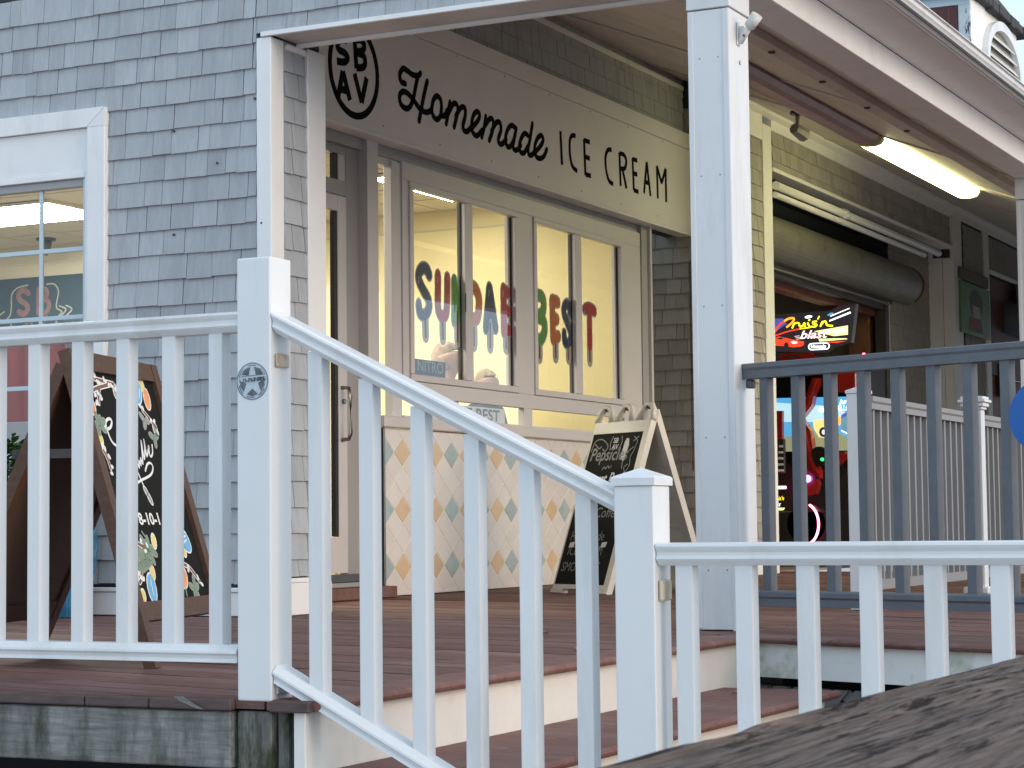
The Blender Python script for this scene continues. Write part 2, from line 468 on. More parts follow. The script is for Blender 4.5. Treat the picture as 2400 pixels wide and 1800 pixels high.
def strokes(name, sts, width, to3, mat, parent=None, thick=0.003, lift=0.0, sm=True, caps=True, step=0.0004):
    vs = []; fs = []
    for k, st in enumerate(sts):
        wd = width
        if isinstance(st, dict): wd = st['w']; st = st['p']
        pts = smoothpts(st) if sm else list(st)
        n = len(pts)
        L = []; Rr = []
        h = wd / 2
        for i in range(n):
            a = pts[max(i - 1, 0)]; b = pts[min(i + 1, n - 1)]
            dx, dy = b[0] - a[0], b[1] - a[1]
            l = math.hypot(dx, dy) or 1e-6
            dx /= l; dy /= l
            L.append((pts[i][0] - dy * h, pts[i][1] + dx * h)); Rr.append((pts[i][0] + dy * h, pts[i][1] - dx * h))
        ring = list(L)
        if caps:
            a, b = pts[-1], pts[-2]
            ang = math.atan2(a[1] - b[1], a[0] - b[0])
            ring += [(a[0] + h * math.cos(ang + t), a[1] + h * math.sin(ang + t)) for t in (math.pi / 4, 0, -math.pi / 4)]
        ring2 = list(reversed(Rr))
        f0 = lift + thick + k * step
        base = len(vs)
        # front face as quads
        for i in range(n): vs.append(to3(L[i][0], L[i][1], f0)); vs.append(to3(Rr[i][0], Rr[i][1], f0))
        for i in range(n - 1): fs.append((base + 2 * i, base + 2 * i + 1, base + 2 * i + 3, base + 2 * i + 2))
        out = [base + 2 * i for i in range(n)]
        if caps:
            c = len(vs)
            for q in ring[n:]: vs.append(to3(q[0], q[1], f0))
            fs.append((base + 2 * (n - 1), c, c + 1, c + 2, base + 2 * (n - 1) + 1))
            out += [c, c + 1, c + 2]
        out += [base + 2 * i + 1 for i in range(n - 1, -1, -1)]
        if caps:
            a, b = pts[0], pts[1]
            ang = math.atan2(a[1] - b[1], a[0] - b[0])
            c = len(vs)
            for t in (math.pi / 4, 0, -math.pi / 4): vs.append(to3(a[0] + h * math.cos(ang + t), a[1] + h * math.sin(ang + t), f0))
            fs.append((base + 1, c, c + 1, c + 2, base))
            out += [c, c + 1, c + 2]
        if thick > 0:
            c = len(vs)
            # back rim
            co2 = []
            for idx in out: co2.append(vs[idx])
            nrm = Vector(to3(0, 0, 0)) - Vector(to3(0, 0, f0 - lift))
            for q in co2: vs.append(tuple(Vector(q) + nrm))
            m = len(out)
            for i in range(m): fs.append((out[i], out[(i + 1) % m], c + (i + 1) % m, c + i))
    return add(name, vs, fs, mat, parent)

def poly(name, pts, to3, w0, w1, mat, parent=None):
    n = len(pts)
    vs = [to3(u, v, w1) for u, v in pts] + [to3(u, v, w0) for u, v in pts]
    fs = [tuple(range(n)), tuple(range(n, 2 * n))] + [(i, (i + 1) % n, n + (i + 1) % n, n + i) for i in range(n)]
    return add(name, vs, fs, mat, parent)

def ell(cx, cy, a, b, rot=0.0, n=14):
    c, s = math.cos(rot), math.sin(rot)
    return [(cx + a * math.cos(t) * c - b * math.sin(t) * s, cy + a * math.cos(t) * s + b * math.sin(t) * c)
            for t in [2 * math.pi * i / n for i in range(n)]]

def text(name, body, size, to3, mat, parent=None, u=0.0, v=0.0, lift=0.001, shear=0.0, sx=1.0, bold=0.0, align='LEFT'):
    cu = bpy.data.curves.new(name, 'FONT')
    cu.body = body; cu.size = size; cu.shear = shear; cu.align_x = align; cu.offset = bold
    cu.resolution_u = 3
    ob = bpy.data.objects.new(name, cu); COL.objects.link(ob)
    dg = bpy.context.evaluated_depsgraph_get()
    me = bpy.data.meshes.new_from_object(ob.evaluated_get(dg))
    vs = [to3(u + q.co.x * sx, v + q.co.y, lift) for q in me.vertices]
    fs = [tuple(p.vertices) for p in me.polygons]
    bpy.data.objects.remove(ob); bpy.data.curves.remove(cu); bpy.data.meshes.remove(me)
    return add(name, vs, fs, mat, parent)

# ---- shingles
_shm = {}
def shingle_mesh(wd, ht, mat):
    key = (round(wd / .004), round(ht, 3), mat)
    if key in _shm: return _shm[key]
    W_ = key[0] * .004 - .0035
    tb, tt = .017, .003
    vs = [(0, 0, 0), (W_, 0, 0), (W_, -tb, 0), (0, -tb, 0), (0, 0, ht), (W_, 0, ht), (W_, -tt, ht), (0, -tt, ht)]
    fs = [(0, 1, 2, 3), (4, 5, 6, 7), (0, 1, 5, 4), (2, 3, 7, 6), (1, 2, 6, 5), (0, 3, 7, 4)]
    me = mesh('shingle', vs, fs, mat)
    _shm[key] = me
    return me

def shingle_wall(parent, frame, u0, u1, v0, v1, mat, course=.131, phase=0.0, holes=(), seed=1, wmin=.10, wmax=.19, plane=0.0, count=None, top_clip=None):
    """frame 'A': faces -y (u = x), plane = y.   frame 'D': faces +x (u = y), plane = x."""
    r = random.Random(seed)
    k0 = math.floor((v0 - phase) / course)
    k = k0
    n = 0
    while phase + k * course < v1:
        z = phase + k * course
        zb = max(z, v0)
        zt = min(z + course + .012, v1)
        if zt - zb > .02:
            u = u0 - r.random() * .08
            while u < u1:
                wd = wmin + r.random() * (wmax - wmin)
                if r.random() < .12: wd = .07
                a = max(u, u0); b = min(u + wd, u1)
                zm = (zb + z + course) / 2
                segs = [(a, b)]
                for h in holes:
                    if h[2] < zm < h[3]:
                        ns = []
                        for s in segs:
                            if s[1] <= h[0] or s[0] >= h[1]: ns.append(s)
                            else:
                                if s[0] < h[0]: ns.append((s[0], h[0]))
                                if s[1] > h[1]: ns.append((h[1], s[1]))
                        segs = ns
                for s in segs:
                    if s[1] - s[0] < .018: continue
                    ht = zt - zb
                    me = shingle_mesh(s[1] - s[0], ht, mat)
                    dz = r.uniform(-.003, .003)
                    tw = r.uniform(-.012, .012)
                    if frame == 'A': o = inst('shingle', me, parent, (s[0], plane - .001 - r.random() * .003, zb + dz), tw)
                    else: o = inst('shingle', me, parent, (plane + .001 + r.random() * .003, s[0], zb + dz), math.pi / 2 + tw)
                    o.rotation_euler[0] = r.uniform(-.004, .008) if frame == 'A' else 0
                    n += 1
                u += wd
        k += 1
    return n

def shingle_stuff(name, parent, frame, u0, u1, v0, v1, mat, plane, course=.131, wmin=.09, wmax=.17, seed=3, phase=0.0):
    r = random.Random(seed); vs = []; fs = []
    k = math.floor((v0 - phase) / course)
    while phase + k * course < v1:
        z = max(phase + k * course, v0); zt = min(phase + (k + 1) * course + .01, v1)
        u = u0 - r.random() * .08
        while u < u1 and zt - z > .01:
            wd = r.uniform(wmin, wmax); a = max(u, u0); b = min(u + wd - .004, u1)
            if b - a > .01:
                c = len(vs); o = r.random() * .003
                for (uu, zz, tt) in ((a, z, .013), (b, z, .013), (b, zt, .003), (a, zt, .003), (a, z, 0), (b, z, 0)):
                    vs.append((uu, plane - tt - o, zz) if frame == 'A' else (plane + tt + o, uu, zz))
                fs += [(c, c + 1, c + 2, c + 3), (c, c + 1, c + 5, c + 4)]
            u += wd
        k += 1
    o = add(name, vs, fs, mat, parent)
    o['kind'] = 'stuff'
    return o

# convex polygon clipping
def clip(poly_, a, b, c):      # keep a*x+b*y<=c
    out = []
    for i in range(len(poly_)):
        p, q = poly_[i], poly_[(i + 1) % len(poly_)]
        dp, dq = a * p[0] + b * p[1] - c, a * q[0] + b * q[1] - c
        if dp <= 0: out.append(p)
        if dp * dq < 0:
            t = dp / (dp - dq); out.append((p[0] + t * (q[0] - p[0]), p[1] + t * (q[1] - p[1])))
    return out

# ------------------------------------------------------------------ ground and deck
g = add('ground', [(-90, -90, -.555), (90, -90, -.555), (90, 90, -.555), (-90, 90, -.555)], [(0, 1, 2, 3)],
        pm('boardwalk_planking', (0.45, 0.42, 0.39), .8, .3, 4, stretch=(.4, 6, 1), bump=.4))
g['kind'] = 'structure'

deck = struct('deck', (0, 0, 0))
SK = rad(-14)           # the boards run slightly askew to the walls
cS, sS = math.cos(SK), math.sin(SK)
FA = rad(-21)           # right-hand deck edge
fdir = Vector((math.cos(FA), math.sin(FA), 0)); fnor = Vector((-math.sin(FA), math.cos(FA), 0))
def toB(x, y): return (x * cS + y * sS, -x * sS + y * cS)
PITCH = .142
def boards(region, seed, zt=0.0, pitch=PITCH, gap=.0075, ang=None, phase=0.0):
    r = random.Random(seed)
    a_ = SK if ang is None else ang
    c_, s_ = math.cos(a_), math.sin(a_)
    tb = lambda x, y: (x * c_ + y * s_, -x * s_ + y * c_)
    R2 = [tb(x, y) for x, y in region]
    lo = min(p[1] for p in R2); hi = max(p[1] for p in R2)
    y = math.floor((lo - phase) / pitch) * pitch + phase
    while y < hi:
        xs0 = min(p[0] for p in R2) - 1; xs1 = max(p[0] for p in R2) + 1
        cuts = [xs0]
        x = xs0 + 1 + r.uniform(1.0, 4.2)
        while x < xs1: cuts.append(x); x += r.uniform(3.0, 4.6)
        cuts.append(xs1)
        for a, b in zip(cuts[:-1], cuts[1:]):
            P = [(a + .001, y), (b - .001, y), (b - .001, y + pitch - gap), (a + .001, y + pitch - gap)]
            n = len(R2)
            for i in range(n):
                p, q = R2[i], R2[(i + 1) % n]
                ex, ey = q[0] - p[0], q[1] - p[1]
                P = clip(P, ey, -ex, ey * p[0] - ex * p[1])
                if len(P) < 3: break
            if len(P) < 3: continue
            ar = abs(sum(P[i][0] * P[(i + 1) % len(P)][1] - P[(i + 1) % len(P)][0] * P[i][1] for i in range(len(P)))) / 2
            if ar < .004: continue
            x0 = min(q[0] for q in P); y0 = P[0][1]
            zz = zt + r.uniform(-.0012, .0012)
            k = len(P)
            vs = [(q[0] - x0, q[1] - y, .0) for q in P] + [(q[0] - x0, q[1] - y, -.025) for q in P]
            fs = [tuple(range(k)), tuple(range(k, 2 * k))] + [(i, (i + 1) % k, k + (i + 1) % k, k + i) for i in range(k)]
            me = mesh('deck_board', vs, fs, 'deck')
            wx, wy = x0 * c_ - y * s_, x0 * s_ + y * c_
            inst('deck_board', me, deck, (wx, wy, zz), a_)
        y += pitch

EX = 2.865      # nosing of the deck edge above the stairs
boards([(-3.4, -4.235), (2.71, -4.235), (2.71, 0.0), (-3.4, 0.0)], 3)
boards([(-.9, 0.0), (2.71, 0.0), (2.71, 9.2), (-.9, 9.2)], 4)
# right hand wing of the deck behind the skewed edge
e0 = Vector((2.72, -.93, 0))
e1 = e0 + fdir * 6
nb = e0 + fnor * .14; nb1 = e1 + fnor * .14
boards([(2.715, nb.y), (nb1.x, nb1.y), (nb1.x, 9.2), (2.715, 9.2)], 5, ang=FA)
# rounded nosing boards
def nosing(name, A, B, wd, parent, th=.028, inward=None):
    prof = [(0, -th), (-.006, -th), (-.013, -th * .75), (-.016, -th * .5), (-.013, -th * .22), (-.006, -.001), (0, 0), (wd, 0), (wd, -th)]
    return prism(name, prof, A, B, 'deck', parent, side=inward, smooth=False)
nosing('deck_board', (EX, -4.235, .001), (EX, -1.02, .001), .147, deck, inward=(-1, 0, 0))
nosing('deck_board', tuple(e0 + Vector((0, 0, .001))), tuple(e1 + Vector((0, 0, .001))), .133, deck, inward=tuple(fnor))
# flat dark sheets stand in for the shade in the board gaps
add('gap_shade_sheet', [(-3.4, -4.2, -.032), (2.8, -4.2, -.032), (2.8, 9.2, -.032), (-3.4, 9.2, -.032)], [(0, 1, 2, 3)], 'backer', deck)
add('gap_shade_sheet', [(2.72, -.8, -.034), (nb1.x, nb1.y, -.034), (nb1.x, 9.2, -.034), (2.72, 9.2, -.034)], [(0, 1, 2, 3)], 'backer', deck)
# front rim: worn board ends and grey timber
x = -3.4
er = random.Random(5)
ends = [-3.4, -1.9, -.6, .75, 1.55, 2.145, 2.36, 2.625]
for a, b in zip(ends[:-1], ends[1:]):
    box('edge_board', (a + .002, -4.262 + er.uniform(-.003, .003), -.029), (b - .002, -4.237, .0005 + er.uniform(-.001, .0005)), 'deckdark', deck, .004)
box('edge_board', (2.74, -4.262, -.029), (2.862, -4.237, .0), 'deckdark', deck, .004)
box('rim_timber', (-3.4, -4.248, -.18), (2.613, -4.205, -.0325), 'oldwood', deck, .004)
box('support_post', (2.622, -4.232, -.555), (2.728, -4.13, -.031), 'oldpost', deck, .006)
box('support_post', (2.731, -4.205, -.555), (2.764, -4.10, -.031), 'oldpost', deck, .004)
for px_ in (-2.2, -.4, 1.2):
    box('support_post', (px_, -4.19, -.555), (px_ + .1, -4.09, -.05), 'oldpost', deck, .004)
box('under_shade_board', (-3.4, -3.2, -.555), (2.7, -3.17, -.04), 'backer', deck, 0)  # near-black sheet standing in for the dark under the deck
# splinter standing up from the edge, as on the worn board near the corner
add('splinter', [(2.445, -4.266, .004), (2.475, -4.268, .006), (2.535, -4.27, -.022), (2.545, -4.27, -.027), (2.52, -4.269, -.024), (2.46, -4.263, -.006)],
    [(0, 1, 2, 3, 4, 5)], 'oldwood', deck)

# skewed white fascia with lattice below
fa = e0 + fnor * .022
for k, (a, b) in enumerate(((.12, .38), (.383, 6.0))):
    A = fa + fdir * a; B = fa + fdir * b
    prism('fascia_board', [(0, -.162), (.02, -.162), (.02, -.03), (0, -.03)], tuple(A), tuple(B), 'moss', deck, side=tuple(fnor))
lat = mk('lattice_panel', None, deck)
LA = fa + fdir * .55 + fnor * .06
bmL = bmesh.new()
for s in (1, -1):
    for i in range(-8, 44):
        u0_ = i * .10
        pts = [(u0_, -.55), (u0_ + .072, -.55), (u0_ + .072 + s * .35, -.20), (u0_ + s * .35, -.20)]
        off_ = .0 if s > 0 else .008
        vv = [bmL.verts.new(LA + fdir * u_ + fnor * off_ + Vector((0, 0, z_))) for u_, z_ in pts]
        v2 = [bmL.verts.new(LA + fdir * u_ + fnor * (off_ + .006) + Vector((0, 0, z_))) for u_, z_ in pts]
        bmL.faces.new(vv); bmL.faces.new(v2)
        for j in range(4): bmL.faces.new((vv[j], vv[(j + 1) % 4], v2[(j + 1) % 4], v2[j]))
meL = bpy.data.meshes.new('lattice_strips'); bmL.to_mesh(meL); bmL.free(); meL.materials.append(M['taupe'])
bpy.data.objects.remove(lat)
mk('lattice_panel', meL, deck)
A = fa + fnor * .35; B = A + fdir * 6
prism('under_shade_board', [(0, -.555), (.02, -.555), (.02, -.05), (0, -.05)], tuple(A), tuple(B), 'backer', deck, side=tuple(fnor))  # same painted dark behind the lattice

# ------------------------------------------------------------------ stairs
st = thing('stairs', 'wide brown-tread stairs with white risers up to the porch', 'stairs', (3.3, -2.6, -.555))
box('riser', (2.80, -4.235, -.53), (2.835, -1.0, -.03), 'riser', st, .002)
def tread(x0, x1, z, ye):
    box('tread_board', (x0, -4.14, z - .028), (x0 + .2, ye, z), 'deck', st, .004)
    nosing('tread_board', (x1, -4.14, z), (x1, ye, z), x1 - x0 - .206, st, inward=(-1, 0, 0))
tread(2.838, 3.295, -.186, -1.235)
box('riser', (3.22, -4.13, -.53), (3.252, -1.26, -.216), 'riser', st, .002)
tread(3.256, 3.715, -.371, -1.33)
box('riser', (3.64, -4.13, -.553), (3.672, -1.36, -.401), 'riser', st, .002)

# ------------------------------------------------------------------ white railings
TOPP = [(-.044, 0), (-.046, -.006), (-.043, -.012), (-.0375, -.02), (-.0375, -.027), (-.041, -.035), (-.038, -.039), (-.024, -.051), (.024, -.051),
        (.038, -.039), (.041, -.035), (.0375, -.027), (.0375, -.02), (.043, -.012), (.046, -.006), (.044, 0), (.03, .003), (-.03, .003)]
BOTP = [(-.024, .018), (-.044, .002), (-.045, -.004), (-.0395, -.010), (-.037, -.018), (-.040, -.028), (.040, -.028), (.037, -.018), (.0395, -.010), (.045, -.004),
        (.044, .002), (.024, .018)]
YR = -4.194
bal_me = {}
def baluster(parent, x, y, z0, z1, mat='vinyl', s=.0215, rz=0):
    key = (round(z1 - z0, 3), mat, s)
    if key not in bal_me:
        bal_me[key] = boxmesh('baluster', (-s, -s, 0), (s, s, z1 - z0), mat, .003, 2)
    return inst('baluster', bal_me[key], parent, (x, y, z0), rz)

lr = thing('deck_railing', 'white vinyl deck railing left of the corner post', 'railing', (1.0, YR, 0))
prism('top_rail', TOPP, (-.2, YR, 1.0185), (2.634, YR, 1.0185), 'vinyl', lr, side=(0, 1, 0))
prism('bottom_rail', BOTP, (-.2, YR, .1215), (2.624, YR, .1215), 'vinyl', lr, side=(0, 1, 0))
for k in range(17):
    baluster(lr, 2.545 - k * .1525, YR, .13, .972)
box('post', (2.630, -4.240, -.004), (2.736, -4.138, 1.160), 'vinyl', lr, .008, 3)
box('bracket', (2.737, -4.222, .868), (2.745, -4.158, .905), 'tanmetal', lr, .004)
box('bracket', (2.736, -4.222, .012), (2.743, -4.160, .042), 'vinyl', lr, .004)

sr = thing('stair_railing', 'white vinyl stair railing sloping down to the capped newel post', 'railing', (3.2, YR, -.3))
SL = -.4995
prism('top_rail', TOPP, (2.738, YR, 1.010), (3.713, YR, 1.010 + SL * .975), 'vinyl', sr, side=(0, 1, 0))
prism('bottom_rail', BOTP, (2.738, YR, .072), (3.713, YR, .072 + SL * .975), 'vinyl', sr, side=(0, 1, 0))
for k in range(6):
    xx = 2.857 + k * .1524
    zb = .072 + SL * (xx - 2.738)
    baluster(sr, xx, YR, zb + .006, zb + .006 + .885)
box('newel_post', (3.712, -4.240, -.553), (3.816, -4.138, .538), 'vinyl', sr, .007, 3)
cx, cy = 3.764, -4.189
h = .0575
vs = [(cx - h, cy - h, .538), (cx + h, cy - h, .538), (cx + h, cy + h, .538), (cx - h, cy + h, .538),
      (cx - h, cy - h, .556), (cx + h, cy - h, .556), (cx + h, cy + h, .556), (cx - h, cy + h, .556),
      (cx - h + .004, cy - h + .004, .560), (cx + h - .004, cy - h + .004, .560), (cx + h - .004, cy + h - .004, .560), (cx - h + .004, cy + h - .004, .560), (cx, cy, .582)]
add('post_cap', vs, [(0, 1, 2, 3)] + [(i, (i + 1) % 4, 4 + (i + 1) % 4, 4 + i) for i in range(4)] +
    [(4 + i, 4 + (i + 1) % 4, 8 + (i + 1) % 4, 8 + i) for i in range(4)] + [(8 + i, 8 + (i + 1) % 4, 12) for i in range(4)], 'vinyl', sr)

rr = thing('lower_railing', 'white vinyl railing running right from the capped newel post', 'railing', (4.5, YR, -.555))
prism('top_rail', TOPP, (3.818, YR, .3975), (5.25, YR, .3975), 'vinyl', rr, side=(0, 1, 0))
prism('bottom_rail', BOTP, (3.818, YR, -.44), (5.25, YR, -.44), 'vinyl', rr, side=(0, 1, 0))
for k in range(9):
    baluster(rr, 3.880 + k * .1502, YR, -.425, .350)
box('bracket', (3.817, -4.222, .262), (3.828, -4.160, .312), 'tanmetal', rr, .004)
box('post', (5.25, -4.240, -.553), (5.354, -4.138, .538), 'vinyl', rr, .007, 3)

# round sticker on the corner post
stk = thing('round_sticker', 'round grey star sticker on the white corner post', 'sticker', (2.683, -4.2405, .815))
tS = lambda u, v, w_: (2.680 + u, -4.2402 - w_, .832 + v)
RS = .0505
poly('sticker_disc', ell(0, 0, RS * 1.0, RS, n=36), tS, 0, .0006, 'stickpale', stk)
strokes('ring', [ell(0, 0, RS * .95, RS * .95, n=33) + [(RS * .95, 0.0)]], .0022, tS, 'stickgrey', stk, thick=.0002, lift=.0007, sm=False, caps=False)
strokes('ring', [[(RS * .84 * math.cos(a), RS * .84 * math.sin(a)) for a in [q * .1 + o_ for q in range(0, 7)]] for o_ in (.3, 1.3, 2.3, 3.4, 4.3, 5.2)],
        .0016, tS, 'stickgrey', stk, thick=.0002, lift=.0008, sm=False, caps=False)
star = [(RS * .72 * math.sin(2 * math.pi * k / 5), RS * .72 * math.cos(2 * math.pi * k / 5)) for k in range(5)]
inn = [(RS * .30 * math.sin(2 * math.pi * (k + .5) / 5), RS * .30 * math.cos(2 * math.pi * (k + .5) / 5)) for k in range(5)]
for k in range(5):     # dark wedges between the star arms
    a1 = 2 * math.pi * (k + .08) / 5; a2 = 2 * math.pi * (k + .92) / 5; am = (a1 + a2) / 2
    poly('wedge', [(RS * .76 * math.sin(a1 + .05), RS * .76 * math.cos(a1 + .05)), (RS * .80 * math.sin(am), RS * .80 * math.cos(am)),
                   (RS * .76 * math.sin(a2 - .05), RS * .76 * math.cos(a2 - .05)), (RS * .38 * math.sin(am), RS * .38 * math.cos(am))], tS, .0007, .0010, 'stickgrey', stk)
poly('banner', [(-RS * .86, -.002), (RS * .86, .004), (RS * .86, .016), (-RS * .86, .010)], tS, .0007, .0012, 'stickpale', stk)
strokes('banner_line', [[(-RS * .7, .013), (RS * .7, .017)]], .0015, tS, 'stickgrey', stk, thick=.0002, lift=.0014, sm=False)
lm = []
rs = random.Random(8)
for k in range(9):
    u_ = -RS * .76 + k * RS * .185
    lm.append([(u_, .000 + u_ * .06), (u_ + rs.uniform(-.002, .003), .0085 + u_ * .06)])
    if k % 2: lm.append([(u_, .0085 + u_ * .06), (u_ + .005, .007 + u_ * .06)])
    else: lm.append([(u_, .004 + u_ * .06), (u_ + .005, .001 + u_ * .06)])
strokes('lettering', lm, .0017, tS, 'stickgrey', stk, thick=.0002, lift=.0014, sm=False)

# ------------------------------------------------------------------ grey railing along the skewed edge
GA = rad(-20)
gr = thing('grey_railing', 'slate grey composite railing running right from the big porch post', 'railing', (2.72, -.57, 0), GA)
GT = [(-.035, 1.105), (-.035, 1.088), (-.030, 1.078), (-.030, 1.044), (.030, 1.044), (.030, 1.078), (.035, 1.088), (.035, 1.105), (.022, 1.109), (-.022, 1.109)]
GB = [(-.030, .165), (-.034, .158), (-.034, .140), (-.028, .132), (-.028, .101), (.028, .101), (.028, .132), (.034, .140), (.034, .158), (.030, .165)]
prism('top_rail', GT, (-.012, 0, 0), (3.4, 0, 0), 'grey', gr, side=(0, 1, 0))
prism('bottom_rail', GB, (.004, 0, 0), (3.4, 0, 0), 'grey', gr, side=(0, 1, 0))
for k in range(20):
    baluster(gr, .100 + k * .1665, 0, .16, 1.05, 'grey', .021)
box('rail_foot', (.93, -.02, 0), (.965, .02, .101), 'grey', gr, .003)
box('bracket', (.0, -.02, 1.005), (.03, .02, 1.042), 'grey', gr, .006)

# blue disc fixed to the grey railing
bd = thing('blue_round_sign', 'plain blue round disc fixed on the grey railing at the right edge', 'sign', (4.07, -1.10, .82), GA)
cyl('disc', (0, -.045, 0), (0, -.031, 0), .132, 'bluedisc', bd, 48)
box('disc_clip', (-.02, -.031, -.02), (.02, .0, .02), 'darkmetal', bd, .002)
bd.location = Vector((2.72, -.57, .825)) + Vector((math.cos(GA), math.sin(GA), 0)) * 1.43 - Vector((-math.sin(GA), math.cos(GA), 0)) * .0

# ------------------------------------------------------------------ porch posts and roof
def porch_post(x0, x1, y0, y1, label):
    p = thing('porch_post', label, 'post', ((x0 + x1) / 2, (y0 + y1) / 2, 0), group='white boxed porch posts')
    box('shaft', (x0, y0, .004), (x1, y1, 2.605), 'vinyl', p, .004, 2)
    box('corner_strip', (x0 - .001, y0 - .0035, .01), (x0 + .022, y0, 2.604), 'vinyl', p, .001)
    box('corner_strip', (x1 - .028, y0 - .0035, .0), (x1 - .002, y0, 2.604), 'vinyl', p, .001)
    box('capital', (x0 - .006, y0 - .006, 2.61), (x1 + .006, y1 + .006, 2.754), 'vinyl', p, .003)
    for zz in (.25, .8, 1.35, 1.9, 2.4):
        for xx in (x0 + .05, x1 - .05):
            cyl('screw', (xx, y0 - .0012, zz), (xx, y0 + .002, zz), .0035, 'steel', p, 8)
    return p
porch_post(2.522, 2.705, -.68, -.445, 'big white boxed porch post where the grey railing starts')
porch_post(2.522, 2.705, 5.32, 5.56, 'white boxed porch post at the right edge, half hidden')

# flag holder on the post
fh = thing('flag_holder', 'white metal flagpole holder on the big porch post', 'bracket', (2.709, -.57, 2.5))
box('plate', (2.706, -.592, 2.462), (2.712, -.555, 2.562), 'vinyl', fh, .003)
cyl('socket', (2.715, -.575, 2.475), (2.775, -.598, 2.545), .014, 'vinyl', fh, 12, .015)
cyl('collar', (2.765, -.594, 2.533), (2.806, -.608, 2.575), .024, 'vinyl', fh, 14, .026)
box('rib', (2.712, -.577, 2.49), (2.735, -.571, 2.545), 'vinyl', fh, .002)
cyl('plug', (2.7045, -.555, 2.393), (2.709, -.555, 2.393), .009, 'steel', fh, 12)
cyl('plug_hole', (2.709, -.555, 2.393), (2.7095, -.555, 2.393), .006, 'vinyl', fh, 12)
box('set_screw', (2.738, -.606, 2.492), (2.746, -.588, 2.502), 'darkmetal', fh, .002)

pr_ = thing('porch_roof', 'porch roof with sloping white eave, gutter and beam over the walkway', 'roof', (2.6, 3, 2.75))
YE = 24.0
box('beam', (2.520, -.74, 2.756), (2.710, YE, 2.90), 'trim', pr_, .003)
box('soffit', (2.712, -.95, 2.90), (2.972, YE, 2.915), 'trim', pr_, .001)
box('fascia', (2.975, -.97, 2.898), (2.992, YE, 2.925), 'trim', pr_, .002)
prism('gutter', [(0, 2.902), (.012, 2.900), (.030, 2.912), (.042, 2.930), (.050, 2.938), (.053, 2.958), (.066, 2.960), (.066, 2.965), (.046, 2.965), (.0, 2.965)],
      (2.994, -1.0, 0), (2.994, YE, 0), 'vinyl', pr_, side=(1, 0, 0))
ceilz = lambda xx: 3.90 - .40 * xx
vs = []
for xx in (-.9, 2.55):
    for yy in (-.02, YE): vs += [(xx, yy, ceilz(xx)), (xx, yy, ceilz(xx) + .04)]
add('ceiling', vs, [(0, 2, 6, 4), (1, 3, 7, 5), (0, 1, 3, 2), (4, 5, 7, 6), (0, 1, 5, 4), (2, 3, 7, 6)], 'ceiling', pr_)
vs = []
for xx, zz in ((-1.5, 4.75), (3.03, 2.905)):
    for yy in (-.05, YE): vs += [(xx, yy, zz), (xx, yy, zz + .05)]
add('roofing', vs, [(0, 2, 6, 4), (1, 3, 7, 5), (0, 1, 3, 2), (4, 5, 7, 6), (0, 1, 5, 4), (2, 3, 7, 6)], 'roofdark', pr_)
# ceiling joint strips and long mounting strip
for yy in (4.6, 7.0, 9.6, 12.2):
    pts = []
    prism('joint_strip', [(-.02, -.012), (.02, -.012), (.02, 0), (-.02, 0)], (-.85, yy, ceilz(-.85)), (2.5, yy, ceilz(2.5)), 'ceiling', pr_, side=(0, 1, 0))
def along_ceil(name, xc, wd, th, y0, y1, mat, parent, drop=0.0):
    z0 = ceilz(xc) - drop
    return box(name, (xc - wd / 2, y0, z0 - th - wd * .2), (xc + wd / 2, y1, z0 - wd * .2), mat, parent, .003)
along_ceil('mounting_strip', 1.93, .09, .05, .2, 14.0, 'ceiling', pr_)
for k in range(5):
    box('strip_clip', (1.90, 1.2 + k * .9, ceilz(1.93) - .078), (1.935, 1.23 + k * .9, ceilz(1.93) - .064), 'darkmetal', pr_, .002)
along_ceil('ceiling_trim', -.25, .10, .03, 7.0, YE, 'trim', pr_)

# cross beam over the entry, in line with the front wall
eb = thing('entry_beam', 'white trimmed beam spanning from the house corner over the porch entry', 'beam', (1.3, .1, 2.93))
box('drip_edge', (-.055, -.034, 2.930), (2.9, -.012, 2.954), 'trim', eb, .002)
box('beam_soffit', (.0, -.010, 2.936), (2.9, .235, 2.96), 'ceiling', eb, .001)
box('inner_trim', (.0, .215, 2.915), (2.9, .245, 2.935), 'trim', eb, .002)
box('soffit_crack', (.12, -.011, 2.9345), (2.4, -.004, 2.936), 'doordark', eb, 0)
box('end_cleat', (-.03, .12, 2.885), (.012, .30, 2.915), 'trim', eb, .002)

# ------------------------------------------------------------------ ice cream shop building
shop = thing('shop_building', 'blue grey shingled shop building with white corner boards', 'building', (-2, 3, 0))
XB = -.9
# front wall (faces -y)
fw = boxes('front_wall', [((-3.4, .0, 0), (-2.75, .12, 5.2)), ((-1.185, .0, 0), (-.02, .12, 5.2)), ((-2.75, .0, 0), (-1.185, .12, .86)), ((-2.75, .0, 2.33), (-1.185, .12, 5.2))], 'backer', shop)
# the courses: the window trim covers x < -1.022 below z = 2.668
n1 = shingle_wall(fw, 'A', -2.5, -.089, .165, 3.32, 'shingle', phase=.025, holes=[(-2.9, -1.05, .75, 2.62)], seed=21)
gw = boxes('gable_wall', [((-.02, .0, 2.96), (3.0, .12, 4.0))], 'backer', shop)
n2 = shingle_wall(gw, 'A', -.089, 2.9, 2.956, 3.32, 'shingle', phase=.025, seed=22)
box('baseboard', (-3.4, -.026, 0.004), (.022, .0, .122), 'trim', shop, .003)
box('water_table', (-3.4, -.034, .124), (.028, .0, .146), 'trim', shop, .003)
box('corner_board', (-.088, -.022, .147), (.0, .1, 2.928), 'trim', shop, .004)
